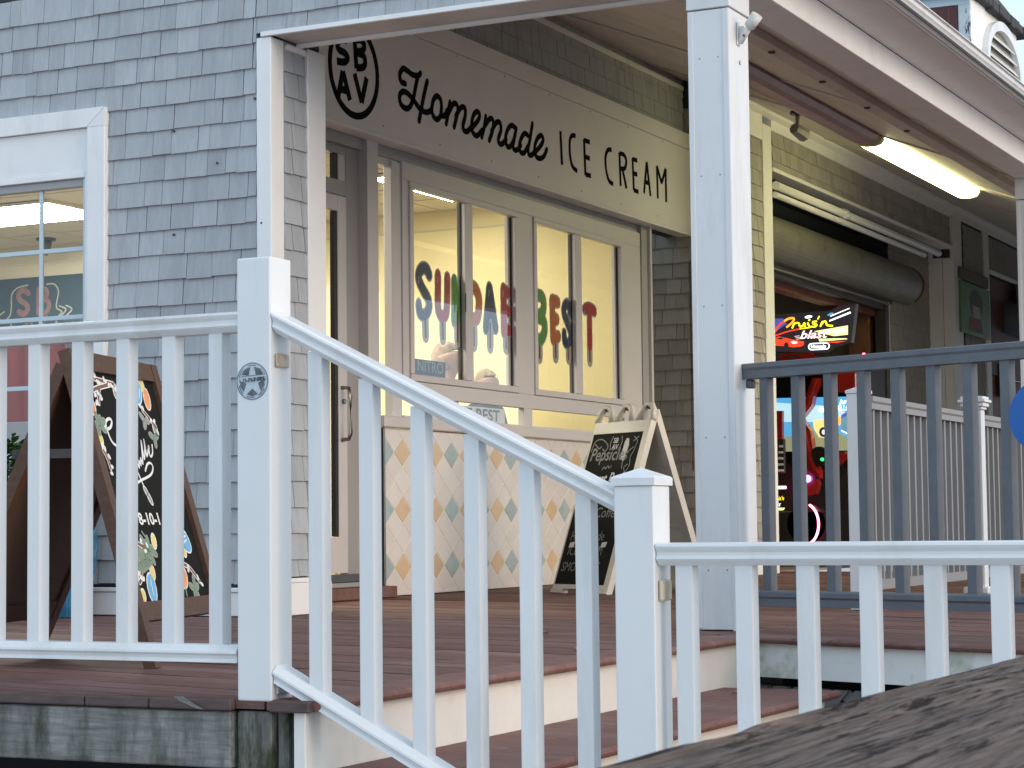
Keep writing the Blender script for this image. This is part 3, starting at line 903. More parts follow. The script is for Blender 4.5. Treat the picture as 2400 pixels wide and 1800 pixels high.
# pier at the end of the front wall; its side faces +x
pier = boxes('corner_pier', [((-.9, .12, 0), (-.012, .46, 4.1))], 'backer', shop)
n3 = shingle_wall(pier, 'D', .101, .312, .20, 2.93, 'shingle', phase=.025, seed=23, plane=-.012, wmin=.09, wmax=.2)
box('corner_board', (-.05, .312, .19), (.012, .487, 2.93), 'trim', shop, .004)
box('baseboard', (-.03, .101, .004), (.028, .50, .165), 'trim', shop, .004)
box('water_table', (-.03, .101, .167), (.022, .31, .19), 'trim', shop, .003)
print('shingles', n1, n2, n3)
# nail heads, a few proud
for (nx, nz) in ((-.60, 2.50), (-.33, 2.31), (-.60, 1.96), (-.63, 1.13), (-.55, .78), (-.10, 2.62), (-.06, 1.98)):
    cyl('nail', (nx, -.022, nz), (nx, -.010, nz), .006, 'darkmetal', shop, 8)
cyl('nail', (-.712, -.05, 1.155), (-.712, -.008, 1.15), .004, 'darkmetal', shop, 8)
cyl('nail', (-.712, -.052, 1.155), (-.712, -.049, 1.155), .013, 'darkmetal', shop, 10)

# front window with white surround
fwin = mk('front_window', None, shop)
box('surround_side', (-1.138, -.045, .80), (-1.022, -.002, 2.568), 'trim', fwin, .004)
add('surround_head', [(-3.0, -.045, 2.57), (-1.138, -.045, 2.57), (-1.022, -.045, 2.668), (-3.0, -.045, 2.668),
                      (-3.0, -.002, 2.57), (-1.138, -.002, 2.57), (-1.022, -.002, 2.668), (-3.0, -.002, 2.668)],
    [(0, 1, 2, 3), (4, 5, 6, 7), (0, 1, 5, 4), (1, 2, 6, 5), (2, 3, 7, 6), (0, 3, 7, 4)], 'trim', fwin)
add('surround_miter', [(-1.137, -.045, 2.568), (-1.022, -.045, 2.568), (-1.022, -.045, 2.665), (-1.137, -.002, 2.568), (-1.022, -.002, 2.568), (-1.022, -.002, 2.665)],
    [(0, 1, 2), (3, 4, 5), (0, 1, 4, 3), (1, 2, 5, 4), (0, 2, 5, 3)], 'trim', fwin)
box('head_panel', (-3.0, -.020, 2.338), (-1.138, .01, 2.568), 'trim', fwin, .002)
box('inner_casing', (-3.0, -.030, 2.305), (-1.165, .01, 2.336), 'trim', fwin, .003)
box('inner_casing', (-1.164, -.030, .86), (-1.1385, .01, 2.336), 'trim', fwin, .003)
box('sash_stile', (-1.188, -.012, .9), (-1.166, .04, 2.303), 'blueframe', fwin, .002)
box('sash_head', (-3.0, -.010, 2.262), (-1.189, .04, 2.303), 'framegrey', fwin, .002)
box('sash_rail', (-3.0, -.012, .86), (-1.189, .04, 1.025), 'framegrey', fwin, .004)
box('sill', (-3.0, -.06, .80), (-1.14, .0, .855), 'trim', fwin, .003)
for xx in (-1.482, -1.785, -2.09):
    box('muntin', (xx - .012, .006, 1.025), (xx + .012, .022, 2.262), 'blueframe', fwin, .002)
for zz in (1.933, 1.571, 1.204):
    box('muntin', (-3.0, .0065, zz - .012), (-1.189, .0215, zz + .012), 'blueframe', fwin, .002)
xs = [-1.189, -1.47, -1.773, -2.078, -3.0]; zs = [1.025, 1.192, 1.559, 1.921, 2.262]
xa = [-1.189, -1.494, -1.797, -2.102]; za = [1.025, 1.216, 1.583, 1.945]
for i in range(4):
    for j in range(4):
        x1_, x0_ = (-1.189, -1.47, -1.773, -2.078)[i] - (0 if i == 0 else .024), (-1.47, -1.773, -2.078, -3.0)[i]
        z0_, z1_ = za[j], (1.192, 1.559, 1.921, 2.262)[j]
        add('pane', [(x0_, .014, z0_), (x1_, .014, z0_), (x1_, .014, z1_), (x0_, .014, z1_)], [(0, 1, 2, 3)], 'glass_a', fwin)

# storefront wall (faces +x)
sw = boxes('storefront_wall', [((-1.06, .46, 2.90), (-.905, 7.77, 4.2)), ((-1.06, 2.62, .0), (-.915, 7.08, 1.07)), ((-1.0, .46, 0), (-.93, 1.05, 2.9))], 'backer', shop)
# tiled dado
tp = mk('tile_panel', None, shop)
box('grout_bed', (-.914, 2.665, .006), (-.9022, 7.03, 1.066), 'grout', tp, 0)
TW, TH = .2225, .1830
def tile_poly(cyy, czz):
    a, b = TW / 2 - .0035, TH / 2 - .0032
    P = [(cyy - a, czz), (cyy, czz - b), (cyy + a, czz), (cyy, czz + b)]
    P = clip(P, -1, 0, -2.668); P = clip(P, 1, 0, 7.028); P = clip(P, 0, -1, -.008); P = clip(P, 0, 1, 1.064)
    return P
tile_cache = {}
tr = random.Random(9)
nt_ = 0
for j in range(-1, 8):
    for half in (0, 1):
        for i in range(-2, 22):
            cyy = 2.671 + (i + .5 * half) * TW; czz = .184 + (j * 1.0 - .0 + .5 * half) * TH
            P = tile_poly(cyy, czz)
            if len(P) < 3: continue
            kind = 'tile_w'
            if half == 0 and j in (0, 2, 4):
                kind = 'tile_t' if i % 2 == 0 else 'tile_p'
            full = len(P) == 4 and max(p[0] for p in P) - min(p[0] for p in P) > TW - .008
            tx = XB - .006
            if full:
                if kind not in tile_cache:
                    Q = [(p[0] - cyy, p[1] - czz) for p in P]
                    Q2 = [(q[0] * .965, q[1] * .965) for q in Q]
                    n = len(Q)
                    tile_cache[kind] = mesh('tile', [(.0, q[0], q[1]) for q in Q] + [(.004, q[0], q[1]) for q in Q] + [(.0062, q[0], q[1]) for q in Q2],
                                            [(i_, (i_ + 1) % n, n + (i_ + 1) % n, n + i_) for i_ in range(n)] + [(n + i_, n + (i_ + 1) % n, 2 * n + (i_ + 1) % n, 2 * n + i_) for i_ in range(n)] + [tuple(range(2 * n, 3 * n))], kind)
                inst('tile', tile_cache[kind], tp, (tx + tr.uniform(-.0006, .0006), cyy, czz)); nt_ += 1
            else:
                poly('tile', P, lambda u, v, w_: (tx + w_, u, v), 0, .006, kind, tp); nt_ += 1
print('tiles', nt_)
box('panel_end_trim', (-.94, 2.645, .004), (-.895, 2.664, 1.07), 'steel', shop, .002)
box('pilaster', (-.98, 2.475, .004), (-.902, 2.61, 2.89), 'frame', shop, .003)
box('pilaster', (-.985, 2.612, .004), (-.935, 2.644, 1.07), 'frame', shop, .003)
box('counter_ledge', (-.93, 2.60, 1.072), (-.862, 7.03, 1.145), 'frame', shop, .006)

# storefront window frames
swin = mk('storefront_window', None, shop)
F0, F1 = -.955, -.905
def fr(name, y0, y1, z0, z1, x0=F0, x1=F1, mat='frame'):
    return box(name, (x0, y0, z0), (x1, y1, z1), mat, swin, .003)
fr('frame_head', 2.925, 6.87, 2.70, 2.815)
fr('frame_rail', 2.925, 6.87, 1.285, 1.385)
fr('frame_bottom', 2.925, 6.87, 1.146, 1.160)
fr('mullion', 2.925, 3.005, 1.385, 2.70)
fr('mullion', 4.60, 4.86, 1.385, 2.70)
fr('mullion', 6.50, 6.87, 1.385, 2.70)
fr('mullion', 3.40, 3.50, 1.16, 1.285)
fr('mullion', 4.685, 4.822, 1.16, 1.285)
fr('mullion', 6.50, 6.87, 1.16, 1.285)
for (a, b) in ((3.005, 4.60), (4.86, 6.50)):       # sliding sashes, slightly proud
    S0, S1 = -.945, -.893
    fr('sash_head', a + .002, b - .002, 2.655, 2.698, S0, S1)
    fr('sash_sill', a + .002, b - .002, 1.388, 1.432, S0, S1)
    fr('sash_stile', a + .002, a + .05, 1.434, 2.653, S0, S1)
    fr('sash_stile', b - .05, b - .002, 1.434, 2.653, S0, S1)
    c = (3.83 if a < 4 else 5.635)
    fr('sash_stile', c - .055, c + .055, 1.434, 2.653, S0, S1)
    fr('sash_gasket', c - .063, c - .056, 1.434, 2.653, S0 - .01, S1 - .03, 'blackrub')
    fr('sash_gasket', b - .058, b - .051, 1.434, 2.653, S0 - .01, S1 - .03, 'blackrub')
    fr('sash_track', b - .085, b - .060, 1.434, 2.653, S0 - .02, S1 - .044)
    for (p0, p1) in ((a + .05, c - .055), (c + .055, b - .05)):
        add('pane', [(-.93, p0, 1.434), (-.93, p1, 1.434), (-.93, p1, 2.653), (-.93, p0, 2.653)], [(0, 1, 2, 3)], 'glass', swin)
for (p0, p1) in ((3.50, 4.685), (4.822, 6.50), (2.925, 3.40)):
    add('pane', [(-.93, p0, 1.16), (-.93, p1, 1.16), (-.93, p1, 1.285), (-.93, p0, 1.285)], [(0, 1, 2, 3)], 'glass', swin)
fr('latch', 3.758, 3.768, 1.9, 2.03, -.89, -.884, 'blackrub')
# side light between door and window
fr('sidelight_frame', 2.612, 2.66, 1.146, 2.80, -.985, -.935)
fr('sidelight_frame', 2.80, 2.922, 1.146, 2.80, -.975, -.915)
fr('sidelight_frame', 2.612, 2.922, 2.765, 2.815, -.986, -.934)
add('pane', [(-.96, 2.66, 1.15), (-.96, 2.80, 1.15), (-.96, 2.80, 2.765), (-.96, 2.66, 2.765)], [(0, 1, 2, 3)], 'glass', swin)
# dark recess above the windows and under the sign
boxes('window_head_recess', [((-1.05, .46, 2.816), (-.93, 7.06, 2.898))], 'framegrey', shop)
box('end_jamb', (-.99, 6.875, .004), (-.895, 7.0, 2.89), 'framegrey', shop, .003)
box('end_jamb', (-.99, 7.004, .004), (-.87, 7.04, 2.89), 'frame', shop, .003)

# door
door = mk('door', None, shop)
box('door_stile', (-1.01, 2.215, .16), (-.965, 2.318, 2.50), 'frame', door, .003)
box('door_stile', (-1.01, 1.25, .16), (-.965, 1.35, 2.50), 'frame', door, .003)
box('door_rail', (-1.01, 1.351, 2.40), (-.965, 2.214, 2.50), 'frame', door, .003)
box('door_rail', (-1.01, 1.351, .16), (-.965, 2.214, .385), 'frame', door, .003)
box('door_gasket', (-1.004, 2.185, .386), (-.972, 2.2145, 2.399), 'blackrub', door, 0)
add('pane', [(-.99, 1.351, .386), (-.99, 2.185, .386), (-.99, 2.185, 2.399), (-.99, 1.351, 2.399)], [(0, 1, 2, 3)], 'glass', door)
tube('pull_handle', [(-.965, 2.25, .98), (-.915, 2.25, .985), (-.90, 2.25, 1.02), (-.90, 2.25, 1.25), (-.915, 2.25, 1.30), (-.965, 2.25, 1.305)], .012, 'steel', door)
cyl('lock', (-.965, 2.27, 1.22), (-.95, 2.27, 1.22), .016, 'steel', door, 12)
boxes('door_frame', [((-1.03, 2.322, .06), (-.97, 2.474, 2.89)), ((-1.03, 1.05, .06), (-.97, 1.246, 2.89)), ((-1.03, 1.246, 2.505), (-.97, 2.322, 2.60)), ((-1.03, 1.246, 2.765), (-.97, 2.322, 2.89))], 'framegrey', shop, .003)
box('transom_stile', (-1.02, 2.24, 2.60), (-.975, 2.321, 2.765), 'frame', shop, .002)
box('transom_gasket', (-1.015, 2.205, 2.601), (-.98, 2.239, 2.764), 'blackrub', shop, 0)
add('transom_pane', [(-1.0, 1.25, 2.601), (-1.0, 2.205, 2.601), (-1.0, 2.205, 2.764), (-1.0, 1.25, 2.764)], [(0, 1, 2, 3)], 'glass', shop)
box('threshold', (-1.03, 1.05, .105), (-.93, 2.46, .155), 'steel', shop, .004)
box('threshold', (-1.03, 1.05, .075), (-.905, 2.46, .103), 'framegrey', shop, .004)
box('door_step', (-1.03, 1.0, .003), (-.80, 2.64, .073), 'deck', shop, .005)

# shingle band above the sign
boxes('upper_wall', [((-1.06, .46, 3.76), (-.875, 7.77, 4.28))], 'backer', shop)
shingle_stuff('upper_shingles', shop, 'D', .5, 7.76, 3.77, 4.25, 'shingle', -.872, seed=31, phase=.025)
box('upper_trim', (-.87, .46, 4.15), (-.852, 7.76, 4.19), 'trim', shop, .002)

# interior shell of the shop
IX0, IX1, IY0, IY1, IZ = -9.5, -1.07, .13, 6.95, 3.15
boxes('interior_wall', [((-4.55, IY1, 0), (-1.061, IY1 + .1, IZ))], 'yellowwall', shop)
boxes('interior_wall', [((IX0, IY1, 0), (-4.552, IY1 + .1, IZ))], 'creamwall', shop)
boxes('interior_wall', [((IX0 - .1, IY0, 0), (IX0, IY1, IZ))], 'creamwall', shop)
add('interior_wall', [(-1.062, .47, 2.9), (-1.062, 6.95, 2.9), (-1.062, 6.95, IZ), (-1.062, .47, IZ)], [(0, 1, 2, 3)], 'yellowwall', shop)
box('interior_floor', (IX0, IY0, -.02), (-1.07, IY1, .02), 'floorin', shop, 0)
box('interior_ceiling', (IX0, IY0, IZ), (-1.06, IY1 + .1, IZ + .05), 'ceiltile', shop, 0)
boxes('ceiling_grid', [((-9.5 + k * .61, IY0, IZ - .006), (-9.475 + k * .61, IY1, IZ - .001)) for k in range(14)] +
      [((IX0, .2 + k * .61, IZ - .0065), (-1.07, .225 + k * .61, IZ - .0015)) for k in range(12)], 'creamwall', shop)
boxes('cornice_rail', [((IX0, IY1 - .012, 2.98), (-1.07, IY1 - .001, 2.995))], 'creamwall', shop)

# ------------------------------------------------------------------ sign
sg = thing('shop_sign', 'long white sign board lettered Homemade ICE CREAM above the storefront', 'sign', (-.85, 3.7, 2.9))
XS = -.80
box('sign_board', (-.903, .49, 2.902), (XS, 7.76, 3.625), 'signface', sg, .003)
box('top_moulding', (-.903, .49, 3.627), (XS + .012, 7.76, 3.758), 'signface', sg, .003)
box('bottom_lip', (-.92, .49, 2.885), (XS + .004, 7.76, 2.901), 'trim', sg, .002)
tsg = lambda u, v, w_: (XS + w_, u, v)
HOME = [[(2.788, 3.287), (2.73, 3.293), (2.717, 3.337), (2.76, 3.381), (2.816, 3.377), (2.888, 3.364), (2.96, 3.373), (2.991, 3.395)], [(2.956, 3.372), (2.926, 3.299), (2.896, 3.222), (2.852, 3.153), (2.795, 3.127), (2.728, 3.144), (2.711, 3.194), (2.754, 3.23), (2.818, 3.229), (2.894, 3.2), (2.974, 3.156)], [(3.08, 3.358), (3.042, 3.275), (3.004, 3.179), (2.966, 3.075)], [(2.974, 3.156), (3.038, 3.148), (3.087, 3.154), (3.136, 3.18), (3.159, 3.242), (3.206, 3.282), (3.257, 3.273), (3.275, 3.227), (3.26, 3.161), (3.213, 3.127), (3.161, 3.139), (3.136, 3.184)], [(3.26, 3.161), (3.317, 3.17), (3.356, 3.213)], [(3.395, 3.275), (3.369, 3.197), (3.339, 3.119)], [(3.365, 3.188), (3.439, 3.269), (3.491, 3.276), (3.508, 3.24), (3.48, 3.175), (3.451, 3.115)], [(3.476, 3.193), (3.549, 3.264), (3.608, 3.271), (3.613, 3.221), (3.58, 3.151), (3.591, 3.116), (3.638, 3.116), (3.694, 3.151)], [(3.694, 3.142), (3.796, 3.215), (3.827, 3.262), (3.787, 3.279), (3.732, 3.241), (3.705, 3.171), (3.724, 3.123), (3.783, 3.11), (3.859, 3.16)], [(3.919, 3.268), (3.896, 3.194), (3.854, 3.112)], [(3.892, 3.189), (3.976, 3.259), (4.025, 3.261), (4.032, 3.217), (4.002, 3.155), (3.968, 3.107)], [(4.003, 3.178), (4.079, 3.251), (4.138, 3.257), (4.149, 3.207), (4.11, 3.144), (4.122, 3.112), (4.168, 3.115), (4.232, 3.158)], [(4.385, 3.261), (4.316, 3.271), (4.251, 3.224), (4.219, 3.156), (4.244, 3.112), (4.295, 3.117), (4.352, 3.173), (4.393, 3.262)], [(4.393, 3.262), (4.361, 3.184), (4.338, 3.127), (4.365, 3.102), (4.415, 3.115), (4.464, 3.152)], [(4.585, 3.24), (4.528, 3.248), (4.47, 3.201), (4.438, 3.138), (4.463, 3.101), (4.518, 3.106), (4.574, 3.159)], [(4.657, 3.34), (4.621, 3.236), (4.583, 3.141), (4.599, 3.104), (4.651, 3.114), (4.696, 3.149)], [(4.689, 3.133), (4.799, 3.205), (4.837, 3.256), (4.797, 3.277), (4.732, 3.239), (4.69, 3.168), (4.711, 3.112), (4.778, 3.104), (4.847, 3.133), (4.895, 3.19)]]
ICE = [[(5.135, 3.364), (5.156, 3.114)], [(5.403, 3.372), (5.342, 3.364), (5.3, 3.32), (5.299, 3.212), (5.34, 3.131), (5.426, 3.106)], [(5.558, 3.371), (5.574, 3.098)], [(5.557, 3.364), (5.662, 3.365)], [(5.563, 3.239), (5.658, 3.238)], [(5.574, 3.104), (5.674, 3.106)], [(6.077, 3.369), (6.006, 3.358), (5.957, 3.292), (5.969, 3.188), (6.019, 3.118), (6.099, 3.103)], [(6.23, 3.371), (6.247, 3.108)], [(6.23, 3.366), (6.321, 3.367), (6.363, 3.327), (6.334, 3.263), (6.242, 3.247)], [(6.285, 3.25), (6.36, 3.104)], [(6.492, 3.368), (6.51, 3.109)], [(6.492, 3.361), (6.589, 3.363)], [(6.501, 3.247), (6.584, 3.248)], [(6.51, 3.112), (6.601, 3.11)], [(6.785, 3.38), (6.718, 3.115)], [(6.785, 3.38), (6.854, 3.11)], [(6.742, 3.213), (6.824, 3.211)], [(6.999, 3.378), (7.011, 3.111)], [(6.999, 3.378), (7.096, 3.252)], [(7.096, 3.252), (7.189, 3.384)], [(7.189, 3.384), (7.189, 3.106)]]
SBAV = [[(2.057, 3.421), (1.993, 3.412), (1.947, 3.377), (1.968, 3.346), (2.037, 3.338), (2.07, 3.315), (2.028, 3.281), (1.942, 3.271)], [(2.153, 3.452), (2.173, 3.268)], [(2.156, 3.445), (2.233, 3.457), (2.27, 3.432), (2.245, 3.393), (2.167, 3.373)], [(2.167, 3.368), (2.256, 3.366), (2.279, 3.332), (2.256, 3.293), (2.173, 3.273)], [(2.009, 3.22), (1.955, 3.055)], [(2.012, 3.221), (2.093, 3.056)], [(1.977, 3.107), (2.057, 3.107)], [(2.15, 3.232), (2.234, 3.067)], [(2.296, 3.233), (2.234, 3.067)]]
groups = [HOME[0:3], HOME[3:5], HOME[5:8], HOME[8:9], HOME[9:12], HOME[12:14], HOME[14:16], HOME[16:17]]
for gk in groups: strokes('letter', gk, .040, tsg, 'black', sg, thick=.002)
for gk in (ICE[0:1], ICE[1:2], ICE[2:6], ICE[6:7], ICE[7:10], ICE[10:14], ICE[14:17], ICE[17:21]):
    strokes('letter', gk, .036, tsg, 'black', sg, thick=.002, caps=False)
for gk in (SBAV[0:1], SBAV[1:4], SBAV[4:7], SBAV[7:9]):
    strokes('letter', gk, .046, tsg, 'black', sg, thick=.002, caps=False)
circ = [(2.145 + .285 * math.cos(a), 3.255 + .285 * math.sin(a)) for a in [2 * math.pi * k / 48 for k in range(49)]]
strokes('logo_ring', [circ], .044, tsg, 'black', sg, thick=.002, sm=False, caps=False)
for k in range(9):
    cyl('screw', (XS, 1.0 + k * .75, 2.965), (XS + .0015, 1.0 + k * .75, 2.965), .006, 'darkmetal', sg, 8)
    cyl('screw', (XS, 1.3 + k * .73, 3.605), (XS + .0015, 1.3 + k * .73, 3.605), .006, 'darkmetal', sg, 8)

# ------------------------------------------------------------------ popsicle letter stickers on the glass
POP = {'S': [[(3.336, 2.112), (3.302, 2.149), (3.247, 2.15), (3.199, 2.118), (3.191, 2.071), (3.245, 2.01), (3.313, 1.956), (3.333, 1.904), (3.297, 1.854), (3.249, 1.836), (3.201, 1.852), (3.189, 1.904)]], 'U': [[(3.458, 2.125), (3.457, 2.05), (3.455, 1.915), (3.479, 1.863), (3.521, 1.849), (3.564, 1.87), (3.583, 1.94), (3.591, 2.121)]], 'N': [[(3.686, 1.832), (3.692, 2.114)], [(3.691, 2.1), (3.782, 1.875)], [(3.788, 1.841), (3.79, 2.117)]], 'D': [[(3.905, 2.101), (3.9, 1.857)], [(3.905, 2.094), (3.994, 2.088), (4.046, 2.037), (4.052, 1.967), (4.02, 1.881), (3.9, 1.857)]], 'A': [[(4.216, 2.11), (4.156, 1.821)], [(4.216, 2.11), (4.303, 1.833)], [(4.189, 1.937), (4.274, 1.93)]], 'E': [[(4.437, 2.124), (4.437, 1.815)], [(4.436, 2.113), (4.532, 2.104)], [(4.441, 1.973), (4.513, 1.972)], [(4.437, 1.826), (4.525, 1.836)]], 'B': [[(4.936, 2.127), (4.927, 1.801)], [(4.936, 2.127), (5.055, 2.131), (5.097, 2.082), (5.069, 2.005), (4.949, 1.973)], [(4.949, 1.973), (5.085, 1.954), (5.108, 1.882), (5.046, 1.81), (4.927, 1.801)]], 'E2': [[(5.245, 2.118), (5.254, 1.825)], [(5.245, 2.118), (5.341, 2.112)], [(5.258, 1.976), (5.32, 1.981)], [(5.254, 1.829), (5.343, 1.854)]], 'S2': [[(5.554, 2.047), (5.565, 2.093), (5.511, 2.115), (5.456, 2.084), (5.455, 2.03), (5.524, 1.952), (5.567, 1.887), (5.547, 1.832), (5.502, 1.809), (5.457, 1.825), (5.45, 1.885)]], 'T': [[(5.831, 2.101), (5.916, 2.117), (6.011, 2.101)], [(5.916, 2.109), (5.916, 1.82)]]}
STK = {'S': ((3.276, 1.819), (3.281, 1.699)), 'U': ((3.518, 1.818), (3.521, 1.704)), 'N': ((3.734, 1.898), (3.73, 1.699)), 'D': ((3.976, 1.807), (3.974, 1.692)), 'A': ((4.221, 1.855), (4.218, 1.695)), 'E': ((4.469, 1.803), (4.469, 1.706)), 'B': ((5.017, 1.793), (5.017, 1.674)), 'E2': ((5.294, 1.813), (5.294, 1.696)), 'S2': ((5.519, 1.799), (5.522, 1.696)), 'T': ((5.912, 1.804), (5.914, 1.707))}
PCOL = {'S': ('pop_navy', 'navy'), 'U': ('pop_red', 'red'), 'N': ('pop_green', 'green'), 'D': ('pop_orange', 'orange'), 'A': ('pop_navy', 'navy'),
        'E': ('pop_red', 'red'), 'B': ('pop_green', 'green'), 'E2': ('pop_orange', 'orange'), 'S2': ('pop_navy', 'navy'), 'T': ('pop_red', 'red')}
WHERE = {'S': 'first of the word SUNDAE', 'U': 'in the word SUNDAE', 'N': 'in the word SUNDAE', 'D': 'in the word SUNDAE', 'A': 'in the word SUNDAE',
         'E': 'last of the word SUNDAE', 'B': 'first of the word BEST', 'E2': 'in the word BEST', 'S2': 'in the word BEST', 'T': 'last of the word BEST'}
tpp = lambda u, v, w_: (-.9335 + w_, u, v)
for kL, sts in POP.items():
    mt, cn = PCOL[kL]
    a, b = STK[kL]
    t = thing('letter_sticker', '%s popsicle-shaped window letter %s, %s' % (cn, kL[0], WHERE[kL]), 'sticker', (-.9335, a[0], b[1]), group='popsicle letters SUNDAE BEST on the shop window')
    wd = .080 if kL not in ('S2', 'S', 'U', 'N') else .070
    strokes('sticker_edge', sts + [[a, b]], wd + .026, tpp, 'halo', t, thick=0, lift=-.003, step=.0001)
    strokes('stick', [[a, b]], .026, tpp, 'stick', t, thick=0, lift=-.0022)
    strokes('letter', sts, wd, tpp, mt, t, thick=0, lift=-.0014, step=.00012)
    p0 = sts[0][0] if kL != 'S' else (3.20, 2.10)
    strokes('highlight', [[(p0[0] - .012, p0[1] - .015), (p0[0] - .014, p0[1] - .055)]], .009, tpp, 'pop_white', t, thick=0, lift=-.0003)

# ------------------------------------------------------------------ things inside the shop
def ceiling_panel(x0, x1, y0, y1, label):
    t = thing('ceiling_light', label, 'light', ((x0 + x1) / 2, (y0 + y1) / 2, IZ), group='ceiling light panels in the shop')
    box('light_frame', (x0 - .03, y0 - .03, IZ - .03), (x1 + .03, y1 + .03, IZ - .008), 'creamwall', t, .002)
    add('diffuser', [(x0, y0, IZ - .032), (x1, y0, IZ - .032), (x1, y1, IZ - .032), (x0, y1, IZ - .032)], [(0, 1, 2, 3)], 'panel_light', t)
ceiling_panel(-6.5, -5.25, 4.72, 5.57, 'bright ceiling light panel seen through the left front window')
ceiling_panel(-2.36, -2.24, 5.0, 6.33, 'bright ceiling light panel seen at the top of the first storefront pane')
ceiling_panel(-3.4, -2.2, 1.9, 2.5, 'added ceiling light panel behind the transom, for even shop light')  # extra lamp, added for even light in the shop
ceiling_panel(-4.2, -3.6, 3.2, 4.4, 'added unseen ceiling light panel over the middle of the shop floor')  # extra lamp placed out of view to fill the shop with light

sp = thing('sprinkler_head', 'small dark ceiling fitting below the light panel in the left window', 'fitting', (-6.75, 6.55, IZ))
cyl('flange', (-6.75, 6.55, IZ - .02), (-6.75, 6.55, IZ - .001), .09, 'darkmetal', sp, 16)
cyl('stem', (-6.75, 6.55, IZ - .12), (-6.75, 6.55, IZ - .02), .04, 'darkmetal', sp, 12, .055)
cyl('tip', (-6.75, 6.55, IZ - .16), (-6.75, 6.55, IZ - .12), .012, 'darkmetal', sp, 8, .03)

mb = thing('menu_chalkboard', 'slate blue wall chalkboard with a pink SB AV logo, in the left window', 'chalkboard', (-7.1, 6.93, 1.2))
box('board', (-9.4, 6.915, 1.15), (-4.6, 6.945, 2.853), 'menublue', mb, .003)
tmb = lambda u, v, w_: (u, 6.914 - w_, v)
bx0 = -7.185
strokes('letter', [[(bx0 - .07, 2.70), (bx0 - .13, 2.735), (bx0 - .185, 2.70), (bx0 - .175, 2.645), (bx0 - .10, 2.60), (bx0 - .075, 2.55), (bx0 - .12, 2.505), (bx0 - .185, 2.53)]], .056, tmb, 'pinkchalk', mb, thick=.001)
strokes('letter', [[(bx0 + .05, 2.735), (bx0 + .05, 2.505)], [(bx0 + .05, 2.735), (bx0 + .13, 2.73), (bx0 + .155, 2.685), (bx0 + .12, 2.635), (bx0 + .05, 2.63)], [(bx0 + .05, 2.63), (bx0 + .15, 2.62), (bx0 + .18, 2.565), (bx0 + .14, 2.51), (bx0 + .05, 2.505)]], .05, tmb, 'pinkchalk', mb, thick=.001)
strokes('letter', [[(bx0 - .12, 2.36), (bx0 - .06, 2.46), (bx0 - .01, 2.36)]], .03, tmb, 'pinkchalk', mb, thick=.001, sm=False)
strokes('letter', [[(bx0 + .04, 2.46), (bx0 + .09, 2.36), (bx0 + .15, 2.47)]], .03, tmb, 'pinkchalk', mb, thick=.001, sm=False)
strokes('flourish', [[(bx0 - .08, 2.78), (bx0 - .2, 2.76), (bx0 - .27, 2.70), (bx0 - .275, 2.58), (bx0 - .29, 2.50), (bx0 - .33, 2.46), (bx0 - .28, 2.42), (bx0 - .27, 2.36)],
                     [(bx0 + .15, 2.775), (bx0 + .24, 2.77), (bx0 + .29, 2.70), (bx0 + .27, 2.60), (bx0 + .27, 2.54), (bx0 + .33, 2.50), (bx0 + .27, 2.44), (bx0 + .27, 2.36)],
                     [(bx0 + .30, 2.56), (bx0 + .38, 2.52), (bx0 + .30, 2.45)], [(bx0 + .38, 2.56), (bx0 + .45, 2.52), (bx0 + .38, 2.46)],
                     [(bx0 - .36, 2.54), (bx0 - .43, 2.49), (bx0 - .36, 2.43)]], .014, tmb, 'chalkgy', mb, thick=.001)

cu = thing('red_curtain', 'coral red curtain behind the lower panes of the left window', 'curtain', (-2.1, .25, 1.03))
nn = 60
vs = []; fs = []
for k in range(nn + 1):
    xx = -2.9 + k * (1.42 / nn)
    yy = .22 + .018 * math.sin(k * 1.1) + .01 * math.sin(k * 2.7)
    vs += [(xx, yy, 1.03), (xx + .01 * math.sin(k), yy, 1.47)]
for k in range(nn): fs.append((2 * k, 2 * k + 2, 2 * k + 3, 2 * k + 1))
add('cloth', vs, fs, 'redcloth', cu, True)
cyl('rod', (-2.95, .22, 1.475), (-1.45, .22, 1.475), .008, 'steel', cu, 8)

ch = thing('round_back_chair', 'tan wooden chair with rounded back at the left window edge', 'chair', (-3.55, 2.4, .02))
tch = lambda u, v, w_: (-3.55 + u, 2.4 + w_, v)
arch = [(-.22, .95)] + [(.22 * math.cos(a), 1.62 + .22 * math.sin(a)) for a in [math.pi - k * math.pi / 12 for k in range(13)]] + [(.22, .95)]
poly('backrest', arch, tch, -.015, .015, 'tanwood', ch)
box('seat', (-3.78, 1.97, .90), (-3.32, 2.41, .94), 'tanwood', ch, .01)
for (lx, ly) in ((-3.76, 2.0), (-3.36, 2.0), (-3.76, 2.38), (-3.36, 2.38)):
    box('leg', (lx, ly, .02), (lx + .035, ly + .035, .9), 'tanwood', ch, .003)

ct = thing('service_counter', 'service counter behind the storefront glass', 'counter', (-1.9, 5.9, .02))
box('counter_body', (-2.15, 5.15, .02), (-1.75, 6.9, 1.0), 'framegrey', ct, .004)
box('counter_top', (-2.2, 5.1, 1.0), (-1.7, 6.92, 1.04), 'tanwood', ct, .004)
mc = thing('metal_case', 'grey metal box on the counter in the lower right storefront pane', 'box', (-1.9, 6.25, 1.04))
box('case_body', (-2.0, 6.1, 1.042), (-1.8, 6.5, 1.20), 'framegrey', mc, .004)
box('case_lid', (-2.01, 6.09, 1.20), (-1.79, 6.51, 1.235), 'steel', mc, .004)

